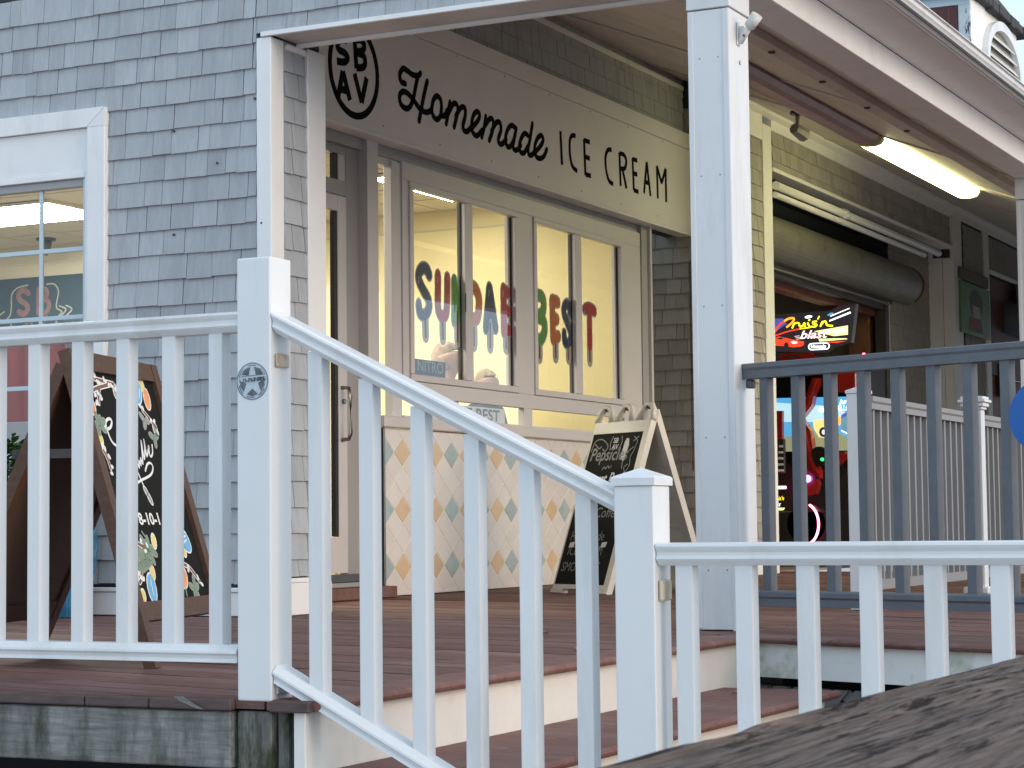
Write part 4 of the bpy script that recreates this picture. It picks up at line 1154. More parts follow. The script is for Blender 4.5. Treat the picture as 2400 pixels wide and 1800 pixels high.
ns = thing('nitro_sign', 'small black NITRO sign behind the lower corner of the first pane', 'sign', (-1.05, 3.2, 1.44))
box('sign_panel', (-1.03, 3.27, 1.38), (-1.015, 3.70, 1.555), 'chalkb', ns, .002)
tns = lambda u, v, w_: (-1.0148 + w_, u, v)
text('lettering', 'NITRO', .105, tns, 'chalkg', ns, u=3.30, v=1.475, lift=.001, sx=1.15)
text('lettering', 'COFFEE', .075, tns, 'chalkg', ns, u=3.30, v=1.395, lift=.001, sx=1.1)

bs_ = thing('best_sign', 'white plank sign ending in E BEST behind the lower storefront pane', 'sign', (-1.0, 4.1, 1.16))
box('sign_plank', (-.985, 3.62, 1.166), (-.968, 4.50, 1.268), 'plastic', bs_, .003)
tbs = lambda u, v, w_: (-.9675 + w_, u, v)
text('lettering', 'THE BEST', .112, tbs, 'blackrub', bs_, u=3.68, v=1.178, lift=.001, sx=1.55, bold=.002)

sb_ = thing('surfboard', 'yellow pointed surfboard shape leaning inside the glass door', 'surfboard', (-1.45, 2.95, .02))
pts = []
for k in range(21):
    t_ = k / 20; pts.append((.085 * math.sin(math.pi * min(1, t_ * .93 + .07)) ** .8, .10 + t_ * .72))
prof = [(-u, v) for u, v in pts] + [(u, v) for u, v in reversed(pts)]
poly('board', prof, lambda u, v, w_: (-1.45 - .5 * u, 2.98 + u * .9 + w_, v), -.015, .015, 'chalky', sb_)
ds = thing('dark_display', 'dark shelving unit with goods behind the glass door', 'shelf', (-2.6, 3.6, .02))
boxes('shelf_frame', [((-2.9, 3.5, .02), (-2.3, 3.55, 1.5)), ((-2.9, 3.2, .02), (-2.85, 3.5, 1.5)), ((-2.35, 3.2, .02), (-2.3, 3.5, 1.5))], 'blackrub', ds, .002)
for zz in (.35, .75, 1.15, 1.48): box('shelf', (-2.85, 3.2, zz), (-2.35, 3.5, zz + .02), 'blackrub', ds, .002)
for k in range(8):
    zz = (.37, .77, 1.17, 1.5)[k % 4]
    cyl('jar', (-2.78 + .14 * (k // 2), 3.3, zz), (-2.78 + .14 * (k // 2), 3.3, zz + .16), .05, ('pop_red', 'steel', 'chalkbl', 'tanwood')[k % 4], ds, 10)

# people behind the counter
def person(label, loc, height, yaw, hair, shirt, arm):
    t = thing('person', label, 'person', loc, 0.0)
    s = height / 1.75
    J = {'pelvis': (0, 0, .95), 'waist': (0, 0, 1.10), 'chest': (0, .01, 1.30), 'neckb': (0, 0, 1.45), 'neck': (0, .01, 1.52), 'jaw': (0, .035, 1.575), 'head': (0, .015, 1.655), 'crown': (0, .005, 1.705),
         'ls': (.17, 0, 1.42), 'le': (.25, .02, 1.14), 'lw': (.22, .2, 1.0) if not arm else (.17, .26, 1.12), 'lh': (.20, .28, .99) if not arm else (.13, .33, 1.16),
         'rs': (-.17, 0, 1.42), 're': (-.25, .02, 1.14), 'rw': (-.22, .2, 1.0), 'rh': (-.20, .28, .99),
         'lhip': (.09, 0, .90), 'lk': (.10, .02, .50), 'la': (.10, -.02, .09), 'lt': (.11, .13, .03),
         'rhip': (-.09, 0, .90), 'rk': (-.10, .02, .50), 'ra': (-.10, -.02, .09), 'rt': (-.11, .13, .03)}
    Rr = {'pelvis': .15, 'waist': .135, 'chest': .15, 'neckb': .075, 'neck': .055, 'jaw': .088, 'head': .122, 'crown': .104, 'ls': .07, 'le': .045, 'lw': .03, 'lh': .035, 'rs': .07, 're': .045, 'rw': .03, 'rh': .035,
          'lhip': .095, 'lk': .06, 'la': .045, 'lt': .035, 'rhip': .095, 'rk': .06, 'ra': .045, 'rt': .035}
    E_ = [('pelvis', 'waist'), ('waist', 'chest'), ('chest', 'neckb'), ('neckb', 'neck'), ('neck', 'jaw'), ('jaw', 'head'), ('head', 'crown'), ('chest', 'ls'), ('ls', 'le'), ('le', 'lw'), ('lw', 'lh'),
          ('chest', 'rs'), ('rs', 're'), ('re', 'rw'), ('rw', 'rh'), ('pelvis', 'lhip'), ('lhip', 'lk'), ('lk', 'la'), ('la', 'lt'), ('pelvis', 'rhip'), ('rhip', 'rk'), ('rk', 'ra'), ('ra', 'rt')]
    # five fingers on each hand
    for sd_ in ('l', 'r'):
        hx, hy, hz = J[sd_ + 'h']
        for k, ln in enumerate((.07, .08, .075, .06)):
            a = '%sf%da' % (sd_, k); b = '%sf%db' % (sd_, k)
            ox = (k - 1.5) * .018
            J[a] = (hx + ox, hy + .045, hz); J[b] = (hx + ox * 1.1, hy + .045 + ln, hz - .02)
            Rr[a] = .009; Rr[b] = .0075
            E_ += [(sd_ + 'h', a), (a, b)]
        a = sd_ + 'tha'; b = sd_ + 'thb'; sg_ = -1 if sd_ == 'l' else 1
        J[a] = (hx + sg_ * .035, hy + .01, hz); J[b] = (hx + sg_ * .05, hy + .055, hz - .01); Rr[a] = .011; Rr[b] = .009
        E_ += [(sd_ + 'h', a), (a, b)]
    def skin(name, keys, edges, scale, mat, parent):
        idx = {k: i for i, k in enumerate(keys)}
        me = bpy.data.meshes.new(name)
        me.from_pydata([tuple(c * s for c in J[k]) for k in keys], [(idx[a], idx[b]) for a, b in edges], [])
        ob = bpy.data.objects.new(name, me); COL.objects.link(ob)
        sk = ob.modifiers.new('s', 'SKIN'); sk.use_smooth_shade = True
        for k in keys:
            r_ = Rr[k] * s * scale
            fx, fy = r_, r_
            if k in ('pelvis', 'waist', 'chest'): fx, fy = r_ * 1.0, r_ * .72
            me.skin_vertices[0].data[idx[k]].radius = (fx, fy)
        me.skin_vertices[0].data[idx[keys[0]]].use_root = True
        sb2 = ob.modifiers.new('u', 'SUBSURF'); sb2.levels = 2; sb2.render_levels = 2
        dg = bpy.context.evaluated_depsgraph_get()
        m2 = bpy.data.meshes.new_from_object(ob.evaluated_get(dg))
        bpy.data.objects.remove(ob)
        m2.materials.clear(); m2.materials.append(M[mat])
        return mk(name, m2, parent)
    body = skin('body', list(J), E_, 1.0, 'skin', t)
    tk = ['pelvis', 'waist', 'chest', 'neckb', 'ls', 'le', 'rs', 're']
    skin('shirt', tk, [('pelvis', 'waist'), ('waist', 'chest'), ('chest', 'neckb'), ('chest', 'ls'), ('ls', 'le'), ('chest', 'rs'), ('rs', 're')], 1.10, shirt, t)
    lk = ['pelvis', 'lhip', 'lk', 'la', 'rhip', 'rk', 'ra']
    skin('trousers', lk, [('pelvis', 'lhip'), ('lhip', 'lk'), ('lk', 'la'), ('pelvis', 'rhip'), ('rhip', 'rk'), ('rk', 'ra')], 1.10, 'trousers', t)
    # hair: a cap of overlapping waves over the skull
    bmh = bmesh.new()
    bmesh.ops.create_uvsphere(bmh, u_segments=28, v_segments=18, radius=1)
    for v in list(bmh.verts):
        c = v.co.copy()
        if c.y > .42 and c.z < .42: bmh.verts.remove(v); continue
        if c.z < -.75: bmh.verts.remove(v); continue
        n_ = mnoise.noise(c * 3.1) * .06 + mnoise.noise(Vector((c.x * 9, c.y * 9, c.z * 2))) * .05
        k = 1 + n_ + (.10 if c.z < 0 and c.y < .2 else 0)
        v.co = Vector((c.x * .094 * k, c.y * .112 * k - .006, c.z * .125 * k)) * s + Vector((0, .012, 1.655)) * s
    meh = bpy.data.meshes.new('hair'); bmh.to_mesh(meh); bmh.free(); meh.materials.append(M[hair])
    for p in meh.polygons: p.use_smooth = True
    mk('hair', meh, t)
    fv = lambda x, y, z: Vector((x * s, y * s, z * s))
    offs = WO[t]
    def blob(name, c, r, mat):
        b = bmesh.new(); bmesh.ops.create_uvsphere(b, u_segments=10, v_segments=8, radius=1)
        for v in b.verts: v.co = Vector((v.co.x * r[0], v.co.y * r[1], v.co.z * r[2])) * s + fv(*c)
        m_ = bpy.data.meshes.new(name); b.to_mesh(m_); b.free(); m_.materials.append(M[mat])
        for p in m_.polygons: p.use_smooth = True
        mk(name, m_, t)
    blob('nose', (0, .108, 1.625), (.012, .022, .022), 'skin')
    for sx_ in (-1, 1):
        blob('eye', (.03 * sx_, .094, 1.65), (.010, .007, .008), 'eye')
        blob('ear', (.085 * sx_, .012, 1.64), (.010, .018, .030), 'skin')
    blob('mouth', (0, .096, 1.578), (.024, .008, .006), 'pinkchalk')
    t.rotation_euler = (0, 0, yaw)
    return t
person('person with light brown hair in a grey blue shirt behind the first window', (-2.0, 5.53, .02), 1.83, rad(-63), 'hair1', 'shirt1', False)
person('shorter blond person in a dark shirt behind the second window', (-1.75, 5.72, .02), 1.62, rad(-100), 'hair2', 'shirt2', True)

# ------------------------------------------------------------------ wooden A-frame sign with chalk art
F1v = Vector((1.70, -3.34, 0)); aa = rad(15.5)
hv = Vector((-math.sin(aa), math.cos(aa), 0)); pv = Vector((-math.cos(aa), -math.sin(aa), 0))
LR, LB, HS, WS = .30, .45, 1.035, .80
LS = LR + LB
wa = thing('wooden_sandwich_sign', 'dark wooden A-frame chalkboard with flowers and white script behind the railing', 'sign', tuple(F1v + pv * LR + hv * WS / 2))
lean = (pv * LR + Vector((0, 0, HS))); LL = lean.length; lean = lean / LL
lean2 = (-pv * LB + Vector((0, 0, HS))).normalized()
nR = hv.cross(lean).normalized()
if nR.dot(-pv) < 0: nR = -nR
nL = hv.cross(lean2).normalized()
if nL.dot(pv) < 0: nL = -nL
tR = lambda u, v, w_: tuple(F1v + hv * u + lean * v + nR * w_)
G1v = F1v + pv * LS
tL = lambda u, v, w_: tuple(G1v + hv * u + lean2 * v + nL * w_)
for side, tt, tn in (('right', tR, 0), ('left', tL, 1)):
    poly('leg', [(0, 0), (.052, 0), (.052, LL), (0, LL)], tt, -.028, .012, 'brownwood', wa)
    poly('leg', [(WS - .056, 0), (WS, 0), (WS, LL), (WS - .056, LL)], tt, -.028, .012, 'brownwood', wa)
    poly('rail', [(.0535, LL - .065), (WS - .0575, LL - .065), (WS - .0575, LL), (.0535, LL)], tt, -.026, .010, 'brownwood', wa)
    poly('rail', [(.0535, .155), (WS - .0575, .155), (WS - .0575, .218), (.0535, .218)], tt, -.026, .010, 'brownwood', wa)
    poly('panel', [(.0535, .2185), (WS - .0575, .2185), (WS - .0575, LL - .066), (.0535, LL - .066)], tt, -.012, -.004, 'chalkb' if tn == 0 else 'brownpanel', wa)
    poly('panel_back', [(.0535, .2185), (WS - .0575, .2185), (WS - .0575, LL - .066), (.0535, LL - .066)], tt, -.017, -.013, 'brownpanel', wa)
poly('brace', [(.01, .5), (.03, .5), (.03, .53), (.01, .53)], lambda u, v, w_: tuple(G1v.lerp(F1v, .35 + .30 * w_) + hv * u + Vector((0, 0, v + .18))), 0, 1, 'darkmetal', wa)
# faint printed mark on the inside of the left panel
tLi = lambda u, v, w_: tuple(G1v + hv * u + lean2 * v - nL * (.0172 + w_))
strokes('maker_mark', [[(.50, .30), (.56, .33), (.62, .30)], [(.49, .285), (.63, .285)], [(.50, .272), (.62, .272)], [(.48, .255), (.64, .255)]], .006, tLi, 'blackrub', wa, thick=0, lift=.0005, sm=False)
def art(name, sts, wd, mt, lift=.0008, sm=True): strokes(name, sts, wd, tR, mt, wa, thick=0, lift=-.004 + lift, sm=sm, step=.00008)['kind'] = 'stuff'
def blobp(name, c, a, b, rot, mt, edge='chalkw', lift=.0012):
    poly(name, ell(c[0], c[1], a + .006, b + .006, rot), tR, -.004, -.004 + lift - .0003, edge, wa)
    poly(name, ell(c[0], c[1], a, b, rot), tR, -.004, -.004 + lift, mt, wa)
# willow branches with white buds
BR = [[(.193, .99), (.257, .987), (.36, .982)], [(.33, .979), (.22, .962), (.155, .948)], [(.22, .962), (.191, .933), (.174, .902)],
      [(.546, .339), (.609, .322), (.67, .273)], [(.16, .425), (.20, .41), (.235, .405)], [(.10, .285), (.122, .296), (.14, .315)], [(.57, .90), (.61, .875), (.66, .84)], [(.10, .735), (.114, .711), (.12, .675)]]
art('branch_outline', BR, .020, 'chalkw', .0006)
art('branch', BR, .012, 'chalkbr', .0011)
br_r = random.Random(4)
buds = []
for b_ in BR:
    sp_ = smoothpts(b_, 4)
    for k, q in enumerate(sp_):
        if k % 2 == 0:
            an = br_r.uniform(0, 6.28); buds.append((q[0] + .022 * math.cos(an), q[1] + .018 * math.sin(an), br_r.uniform(0, 3.14)))
for q in buds:
    poly('bud', ell(q[0], q[1], .012, .0075, q[2], 8), tR, -.004, -.0022, 'chalkw', wa)
blobp('blue_flower', (.571, .968), .055, .032, .9, 'chalkbl'); blobp('blue_flower', (.628, .428), .060, .038, -.7, 'chalkbl'); blobp('blue_flower', (.197, .264), .050, .034, 1.2, 'chalkbl')
art('petal_line', [[(.55, .95), (.575, .985)], [(.57, .945), (.595, .98)], [(.60, .41), (.65, .425)], [(.60, .425), (.65, .44)], [(.61, .44), (.655, .455)], [(.19, .24), (.20, .29)]], .006, 'chalkw', .0018)
blobp('orange_flower', (.648, .945), .040, .026, 1.2, 'chalko'); blobp('orange_flower', (.10, .894), .030, .034, .6, 'chalko'); blobp('tulip', (.522, .289), .042, .028, .8, 'chalko'); blobp('tulip', (.42, .30), .030, .022, 1.0, 'chalko')
for q in ((.634, .996), (.098, .767), (.182, .462), (.332, .423), (.642, .496), (.24, .315), (.099, .238), (.60, .39), (.36, .955), (.648, .832)):
    blobp('yellow_flower', q, .026, .017, .8 + q[0], 'chalky' if q != (.648, .832) and q != (.36, .955) else 'chalkgy')
art('tulip_stem', [[(.515, .262), (.506, .227)]], .010, 'chalkg', .001)
for (cx_, cy_, k) in ((.604, .247, 5), (.415, .242, 4), (.127, .828, 6), (.26, .39, 9), (.57, .86, 3), (.62, .80, 3)):
    for i in range(k):
        an = 2.4 * i + cx_ * 7; rd = .02 + .004 * i
        blobp('chalk_leaf', (cx_ + rd * math.cos(an), cy_ + rd * .8 * math.sin(an)), .022, .009, an, 'chalkg' if cx_ < .55 or cx_ > .6 else 'chalkgy', 'chalkgy')
art('fern', [[(.088, .341), (.18, .365), (.276, .382)], [(.276, .382), (.27, .428), (.243, .458)]], .009, 'chalkg', .001)
for k in range(8):
    t_ = k / 8; bx, by = .10 + .17 * t_, .342 + .04 * t_
    for sg_ in (1, -1): blobp('chalk_leaf', (bx + .008 * sg_, by + .021 * sg_), .022, .007, 1.2 * sg_ + .5, 'chalkg', 'chalkgy')
CURL = [[(.172, .839), (.178, .815), (.22, .821), (.247, .845), (.223, .851), (.187, .834), (.186, .793), (.205, .765), (.25, .752)]]
WORD = [[(.303, .66), (.312, .684), (.336, .69), (.325, .649), (.318, .662), (.345, .70), (.352, .668), (.368, .70), (.382, .706), (.384, .684), (.402, .71), (.406, .692), (.424, .72), (.428, .698), (.452, .74), (.474, .785), (.462, .742), (.455, .716), (.486, .75), (.505, .79), (.494, .752), (.488, .728), (.516, .748), (.536, .768), (.522, .742), (.526, .728), (.552, .74), (.572, .772)]]
art('script_word', CURL, .011, 'chalkw'); art('script_word', WORD, .0085, 'chalkw')
art('swash', [[(.293, .606), (.32, .625), (.367, .638), (.475, .66), (.518, .688), (.505, .704), (.47, .698), (.435, .674)], [(.36, .663), (.385, .607), (.398, .584)]], .009, 'chalkw')
blobp('chalk_leaf', (.405, .575), .024, .010, -1.0, 'chalkgy', 'chalkw'); blobp('chalk_leaf', (.388, .60), .018, .008, -.9, 'chalkgy', 'chalkw')
text('date', '8-10-1', .058, lambda u, v, w_: tR(u, v, w_ - .004), 'chalkw', wa, u=.245, v=.482, lift=.0012, sx=1.35, bold=.0015)

# blue glazed planter and other greenery by the wall
bp_ = thing('blue_planter', 'tall blue glazed faceted planter with strappy leaves against the wall', 'planter', (-1.115, -.24, 0))
cxp, cyp = -1.115, -.24
rings = [(.0, .105), (.05, .125), (.22, .150), (.36, .165), (.50, .150), (.565, .112), (.57, .118)]
vs = []; fs = []
for zz, r_ in rings:
    for k in range(8):
        an = 2 * math.pi * (k + .5) / 8 + .3; vs.append((cxp + r_ * math.cos(an), cyp + r_ * math.sin(an), zz + .003))
for j in range(len(rings) - 1):
    for k in range(8): fs.append((8 * j + k, 8 * j + (k + 1) % 8, 8 * j + 8 + (k + 1) % 8, 8 * j + 8 + k))
fs.append(tuple(range(8)))
add('pot', vs, fs, 'blueglaze', bp_)
add('soil', [(cxp + .108 * math.cos(2 * math.pi * k / 8), cyp + .108 * math.sin(2 * math.pi * k / 8), .55) for k in range(8)], [tuple(range(8))], 'soil', bp_)
rel = []
for k in range(8):
    an0 = 2 * math.pi * (k + .5) / 8 + .3; an1 = 2 * math.pi * (k + 1.5) / 8 + .3
    for zc in (.15, .30, .42):
        for s_ in (-1, 1):
            a_ = (an0 + an1) / 2; r_ = .163 if zc > .2 else .150
            cxx, cyy = cxp + r_ * .93 * math.cos(a_), cyp + r_ * .93 * math.sin(a_)
            tx, ty = -math.sin(a_), math.cos(a_)
            A_ = (cxx, cyy, zc); B_ = (cxx + tx * .035 * s_, cyy + ty * .035 * s_, zc + .07)
            rel.append((A_, B_))
vs = []; fs = []
for A_, B_ in rel:
    A_ = Vector(A_); B_ = Vector(B_); d_ = (B_ - A_).normalized(); o_ = Vector((A_.x - cxp, A_.y - cyp, 0)).normalized()
    s_ = d_.cross(o_) * .005; c = len(vs)
    vs += [A_ + s_ + o_ * .004, A_ - s_ + o_ * .004, B_ - s_ + o_ * .004, B_ + s_ + o_ * .004, A_ + s_ - o_ * .01, A_ - s_ - o_ * .01, B_ - s_ - o_ * .01, B_ + s_ - o_ * .01]
    fs += [(c, c + 1, c + 2, c + 3), (c, c + 1, c + 5, c + 4), (c + 1, c + 2, c + 6, c + 5), (c + 2, c + 3, c + 7, c + 6), (c + 3, c, c + 4, c + 7)]
add('relief_pattern', vs, fs, pm('pale_blue_relief', (.10, .25, .36), .25, .1, 8), bp_)
lr_ = random.Random(7)
for k in range(16):
    an = lr_.uniform(0, 6.28); ln = lr_.uniform(.25, .55); dr = lr_.uniform(.1, .45)
    pts = [(cxp + math.cos(an) * (.02 + dr * ln * t_), cyp + math.sin(an) * (.02 + dr * ln * t_) - .0, .54 + ln * t_ - dr * ln * 1.5 * t_ * t_) for t_ in (0, .25, .5, .75, 1)]
    px_, py_ = -math.sin(an), math.cos(an)
    vs = []; fs = []
    for i, q in enumerate(pts):
        wl = (.014, .018, .015, .010, .001)[i]
        yq = min(q[1], -.05)
        vs += [(q[0] - px_ * wl, min(yq - py_ * wl, -.045), q[2]), (q[0] + px_ * wl, min(yq + py_ * wl, -.045), q[2] + .006)]
    for i in range(4): fs.append((2 * i, 2 * i + 1, 2 * i + 3, 2 * i + 2))
    add('leaf', vs, fs, 'leaf', bp_, True)

fb = thing('flowering_bush', 'leafy green bush with a red flower at the left edge', 'plant', (-1.42, -.40, 0))
cyl('pot', (-1.42, -.40, .003), (-1.42, -.40, .34), .16, 'brownpanel', fb, 16, .2)
add('soil', [(-1.42 + .18 * math.cos(2 * math.pi * k / 12), -.40 + .18 * math.sin(2 * math.pi * k / 12), .33) for k in range(12)], [tuple(range(12))], 'soil', fb)
stems = []
vs = []; fs = []
lr_ = random.Random(17)
for k in range(1700):
    an = lr_.uniform(0, 6.28); rr_ = (lr_.random() ** .5) * .27; zz = .30 + lr_.random() * .60
    rr_ *= 1 - .45 * max(0, (zz - .6) / .3)
    c_ = Vector((-1.42 + rr_ * math.cos(an), -.40 + rr_ * math.sin(an) * .95, zz + lr_.uniform(-.02, .02)))
    d_ = Vector((math.cos(an), math.sin(an), lr_.uniform(-.5, .8))).normalized(); s_ = d_.cross(Vector((lr_.uniform(-.4, .4), lr_.uniform(-.4, .4), 1))).normalized()
    L_ = lr_.uniform(.04, .07); W2 = L_ * .33; b = len(vs)
    up_ = s_.cross(d_)
    vs += [c_, c_ + d_ * L_ * .5 + s_ * W2 + up_ * .006, c_ + d_ * L_, c_ + d_ * L_ * .5 - s_ * W2 + up_ * .006]
    fs += [(b, b + 1, b + 2), (b, b + 2, b + 3)]
o = add('foliage', vs, fs, 'leaf', fb); o['kind'] = 'stuff'
for k in range(7):
    an = k * .9; cyl('stem', (-1.42, -.40, .33), (-1.42 + .14 * math.cos(an), -.40 + .14 * math.sin(an), .75), .007, 'brownpanel', fb, 6, .003)
for q in ((-1.385, -.5, .90), (-1.5, -.5, .88)):
    vs = []; fs = []
    for k in range(6):
        an = k * 1.047; b = len(vs)
        vs += [q, (q[0] + .03 * math.cos(an - .4), q[1] + .03 * math.sin(an - .4), q[2] + .01), (q[0] + .042 * math.cos(an), q[1] + .042 * math.sin(an), q[2] + .002), (q[0] + .03 * math.cos(an + .4), q[1] + .03 * math.sin(an + .4), q[2] + .01)]
        fs.append((b, b + 1, b + 2, b + 3))
    add('flower', vs, fs, 'redflower', fb)

# ------------------------------------------------------------------ white plastic sandwich board
wb = thing('white_sandwich_board', 'cream plastic A-frame sign with chalk menu beside the tiled wall', 'sign', (.1, 3.55, 0))
frv = Vector((.88, -.475, 0)).normalized(); nfv = Vector((-.475, -.88, 0)).normalized()
R0 = Vector((.365, 3.26, 0)); WB = .60; LN = .42; HB = 1.205
L0 = R0 - frv * WB
upF = (Vector((0, 0, HB)) - nfv * LN); UL = upF.length; upF = upF / UL
upBk = (Vector((0, 0, HB)) + nfv * LN).normalized()
nF = frv.cross(upF).normalized()
if nF.dot(nfv) < 0: nF = -nF
tF = lambda u, v, w_: tuple(L0 + frv * u + upF * v + nF * w_)
L0b = L0 - nfv * LN * 2
nBk = frv.cross(upBk).normalized()
if nBk.dot(nfv) > 0: nBk = -nBk
tBk = lambda u, v, w_: tuple(L0b + frv * u + upBk * v + nBk * w_)
for tt in (tF, tBk):
    poly('side_rail', [(0, .0), (.012, .0), (.012, UL - .03), (0, UL - .03)], tt, -.03, .004, 'plastic', wb)
    poly('side_rail', [(WB - .052, .0), (WB, .0), (WB, UL - .03), (WB - .052, UL - .03)], tt, -.032, .012, 'plastic', wb)
    poly('bottom_bar', [(.013, .03), (WB - .053, .03), (WB - .053, .06), (.013, .06)], tt, -.028, .006, 'plastic', wb)
    poly('top_bar', [(.013, UL - .18), (WB - .053, UL - .18), (WB - .053, UL - .10), (.013, UL - .10)], tt, -.028, .010, 'plastic', wb)
    poly('panel', [(.013, .061), (WB - .053, .061), (WB - .053, UL - .181), (.013, UL - .181)], tt, -.014, .002, 'chalkb' if tt is tF else 'plastic', wb)
    for a in (.0, WB - .13): poly('foot', [(a, -.0), (a + .13, .0), (a + .12, .028), (a + .01, .028)], tt, -.034, .016, 'plastic', wb)
    for zz in (.25, .45, .65, .85): poly('panel_rib', [(.05, zz), (WB - .09, zz), (WB - .09, zz + .012), (.05, zz + .012)], tt, -.022, -.0145, 'plastic', wb)
# moulded handles along the ridge
for a in (.02, .235, .46):
    w2 = .12
    pts = [(a - .02, UL - .10), (a + .01, UL - .02), (a + .03, UL + .005), (a + w2 - .03, UL + .005), (a + w2 - .01, UL - .02), (a + w2 + .02, UL - .10)]
    tube('handle', [tF(u, v, -.005) for u, v in pts], .021, 'plastic', wb, 8)
    cyl('hinge_pin', tF(a + w2 / 2, UL - .01, .018), tF(a + w2 / 2, UL - .01, -.05), .009, 'darkmetal', wb, 8)
tC = lambda u, v, w_: tF(u, v + .045, w_ + .002)
text('lettering', 'Pepsicles', .125, tC, 'chalkgy', wb, u=.035, v=.865, lift=.001, shear=.15, sx=.88, bold=.0015)
text('lettering', 'Yogurt Parfait', .112, tC, 'chalkw', wb, u=.018, v=.70, lift=.001, shear=.2, sx=.80, bold=.002)
strokes('squiggle', [[(.20, .80), (.22, .82), (.235, .805), (.255, .825), (.27, .81), (.29, .825)]], .007, tC, 'chalkgy', wb, thick=0, lift=.001)
text('lettering', 'Iced Coffee', .10, tC, 'chalkgy', wb, u=.06, v=.47, lift=.001, shear=.2, sx=.95)
text('lettering', 'Homemade', .09, tC, 'chalkdim', wb, u=.05, v=.315, lift=.001, shear=.2, sx=.85)
text('lettering', 'ICE CREAM', .09, tC, 'chalkdim', wb, u=.06, v=.215, lift=.001, shear=.1, sx=.82)
text('lettering', 'SMOOTHIES', .09, tC, 'chalkdim', wb, u=.04, v=.105, lift=.001, shear=.1, sx=.82)
text('lettering', 'SB', .05, tC, 'chalkw', wb, u=.245, v=.985, lift=.001, bold=.001); text('lettering', 'AV', .05, tC, 'chalkw', wb, u=.245, v=.94, lift=.001, bold=.001)
fl = strokes('flourish', [[(.03, .93), (.05, 1.0), (.11, 1.015), (.17, .99), (.20, .96), (.18, .93), (.15, .945)], [(.06, .98), (.11, .95), (.13, .965)], [(.235, 1.03), (.22, .985), (.235, .935)], [(.325, 1.03), (.34, .985), (.32, .935)],
                     [(.46, 1.02), (.50, .99), (.49, .93), (.47, .88), (.48, .82), (.45, .78), (.43, .81), (.46, .83)], [(.46, .99), (.505, 1.02)], [(.43, .92), (.48, .95)]], .008, tC, 'chalkgy', wb, thick=0, lift=.001)
fl['kind'] = 'stuff'
poly('popsicle_drawing', [(.365, .87), (.405, .855), (.42, .965), (.405, 1.01), (.38, 1.015), (.367, .985)], tC, 0, .001, 'chalkw', wb)
strokes('popsicle_stem', [[(.395, .855), (.405, .805)]], .010, tC, 'chalkgy', wb, thick=0, lift=.001)
for q in (.06, .40): poly('tape_tab', [(q, .265), (q + .05, .27), (q + .055, .305), (q + .005, .30)], tC, 0, .0015, 'chalkw', wb)

# ------------------------------------------------------------------ arcade building beyond the shop
arc = thing('arcade_building', 'tan-tinted shingled arcade building with a wide roll-up opening beside the shop', 'building', (-1.5, 11, 0))
XD = -.3
YC = 7.78
cwall = boxes('return_wall', [((-1.4, YC, 0), (XD - .012, YC + .12, 4.5))], 'backer', arc)
shingle_wall(cwall, 'A', -1.25, XD - .001, .2, 4.0, 'shingle_b', phase=.05, seed=41, plane=YC, wmin=.10, wmax=.2)
box('baseboard', (-1.25, YC - .03, .004), (XD, YC, .2), 'trim', arc, .003)
dw = boxes('side_wall', [((-.5, YC + .01, 0), (XD - .013, 8.16, 4.0)), ((-.92, 12.78, 0), (-.563, 16.3, 3.6)), ((-.5, 8.40, 3.52), (XD - .013, 14.4, 4.0)), ((-.5, 14.4, 3.4), (XD - .013, 24, 4.0)), ((-.5, 15.0, 0), (XD - .013, 15.9, 3.5))], 'backer', arc)
shingle_wall(dw, 'D', YC, 8.155, .2, 3.73, 'shingle_b', phase=.05, seed=42, plane=XD - .012, wmin=.10, wmax=.19)
hdr = boxes('header_wall', [((-.48, 8.42, 3.53), (XD - .014, 14.38, 3.9))], 'backer', arc)
shingle_wall(hdr, 'D', 8.43, 14.38, 3.535, 3.86, 'shingle_b', phase=3.47, seed=43, plane=XD - .012, wmin=.11, wmax=.2)
shingle_stuff('side_shingles', arc, 'D', 12.8, 14.44, .2, 3.48, 'shingle_b', -.562, seed=44, phase=.05)
boxes('header_underside', [((-.9, 8.39, 3.50), (XD - .125, 14.44, 3.53)), ((-.92, 8.39, 2.8), (-.88, 14.44, 3.5))], 'backer', arc)
shingle_stuff('side_shingles', arc, 'D', 15.0, 15.9, .2, 3.85, 'shingle_b', XD - .012, seed=45, phase=.05)
shingle_stuff('side_shingles', arc, 'D', 16.2, 24, 3.45, 3.85, 'shingle_b', XD - .012, seed=46, phase=.05)
box('baseboard', (XD - .01, YC - .03, .004), (XD + .03, 8.17, .2), 'trim', arc, .003)
box('door_post', (XD - .10, 8.162, .004), (XD + .012, 8.385, 3.885), 'trim', arc, .004)
box('wall_cap', (XD - .1, YC - .02, 3.735), (XD + .01, 8.16, 4.005), 'trim', arc, .003)
box('top_trim', (XD - .1, 8.387, 3.86), (XD + .012, 14.40, 4.005), 'trim', arc, .003)
box('header_sill', (XD - .12, 8.387, 3.495), (XD + .03, 14.42, 3.53), 'trim', arc, .004)
box('door_post', (XD - .10, 14.44, .004), (XD + .02, 14.84, 3.88), 'trim', arc, .004)
box('door_post', (XD - .10, 15.92, .004), (XD + .015, 16.15, 3.88), 'trim', arc, .004)
box('top_trim', (XD - .1, 14.402, 3.881), (XD + .014, 24, 4.006), 'trim', arc, .003)
box('recess_return', (-.60, 14.405, 0), (XD - .101, 14.438, 3.49), 'trim', arc, .002)
box('header_sill', (XD - .12, 16.15, 3.40), (XD + .03, 24, 3.445), 'trim', arc, .004)
cyl('conduit', (XD + .04, 8.39, 3.37), (XD + .04, 13.75, 3.37), .038, 'trim', arc, 12)
cyl('conduit', (XD + .03, 8.39, 3.29), (XD + .03, 13.2, 3.29), .028, 'trim', arc, 12)
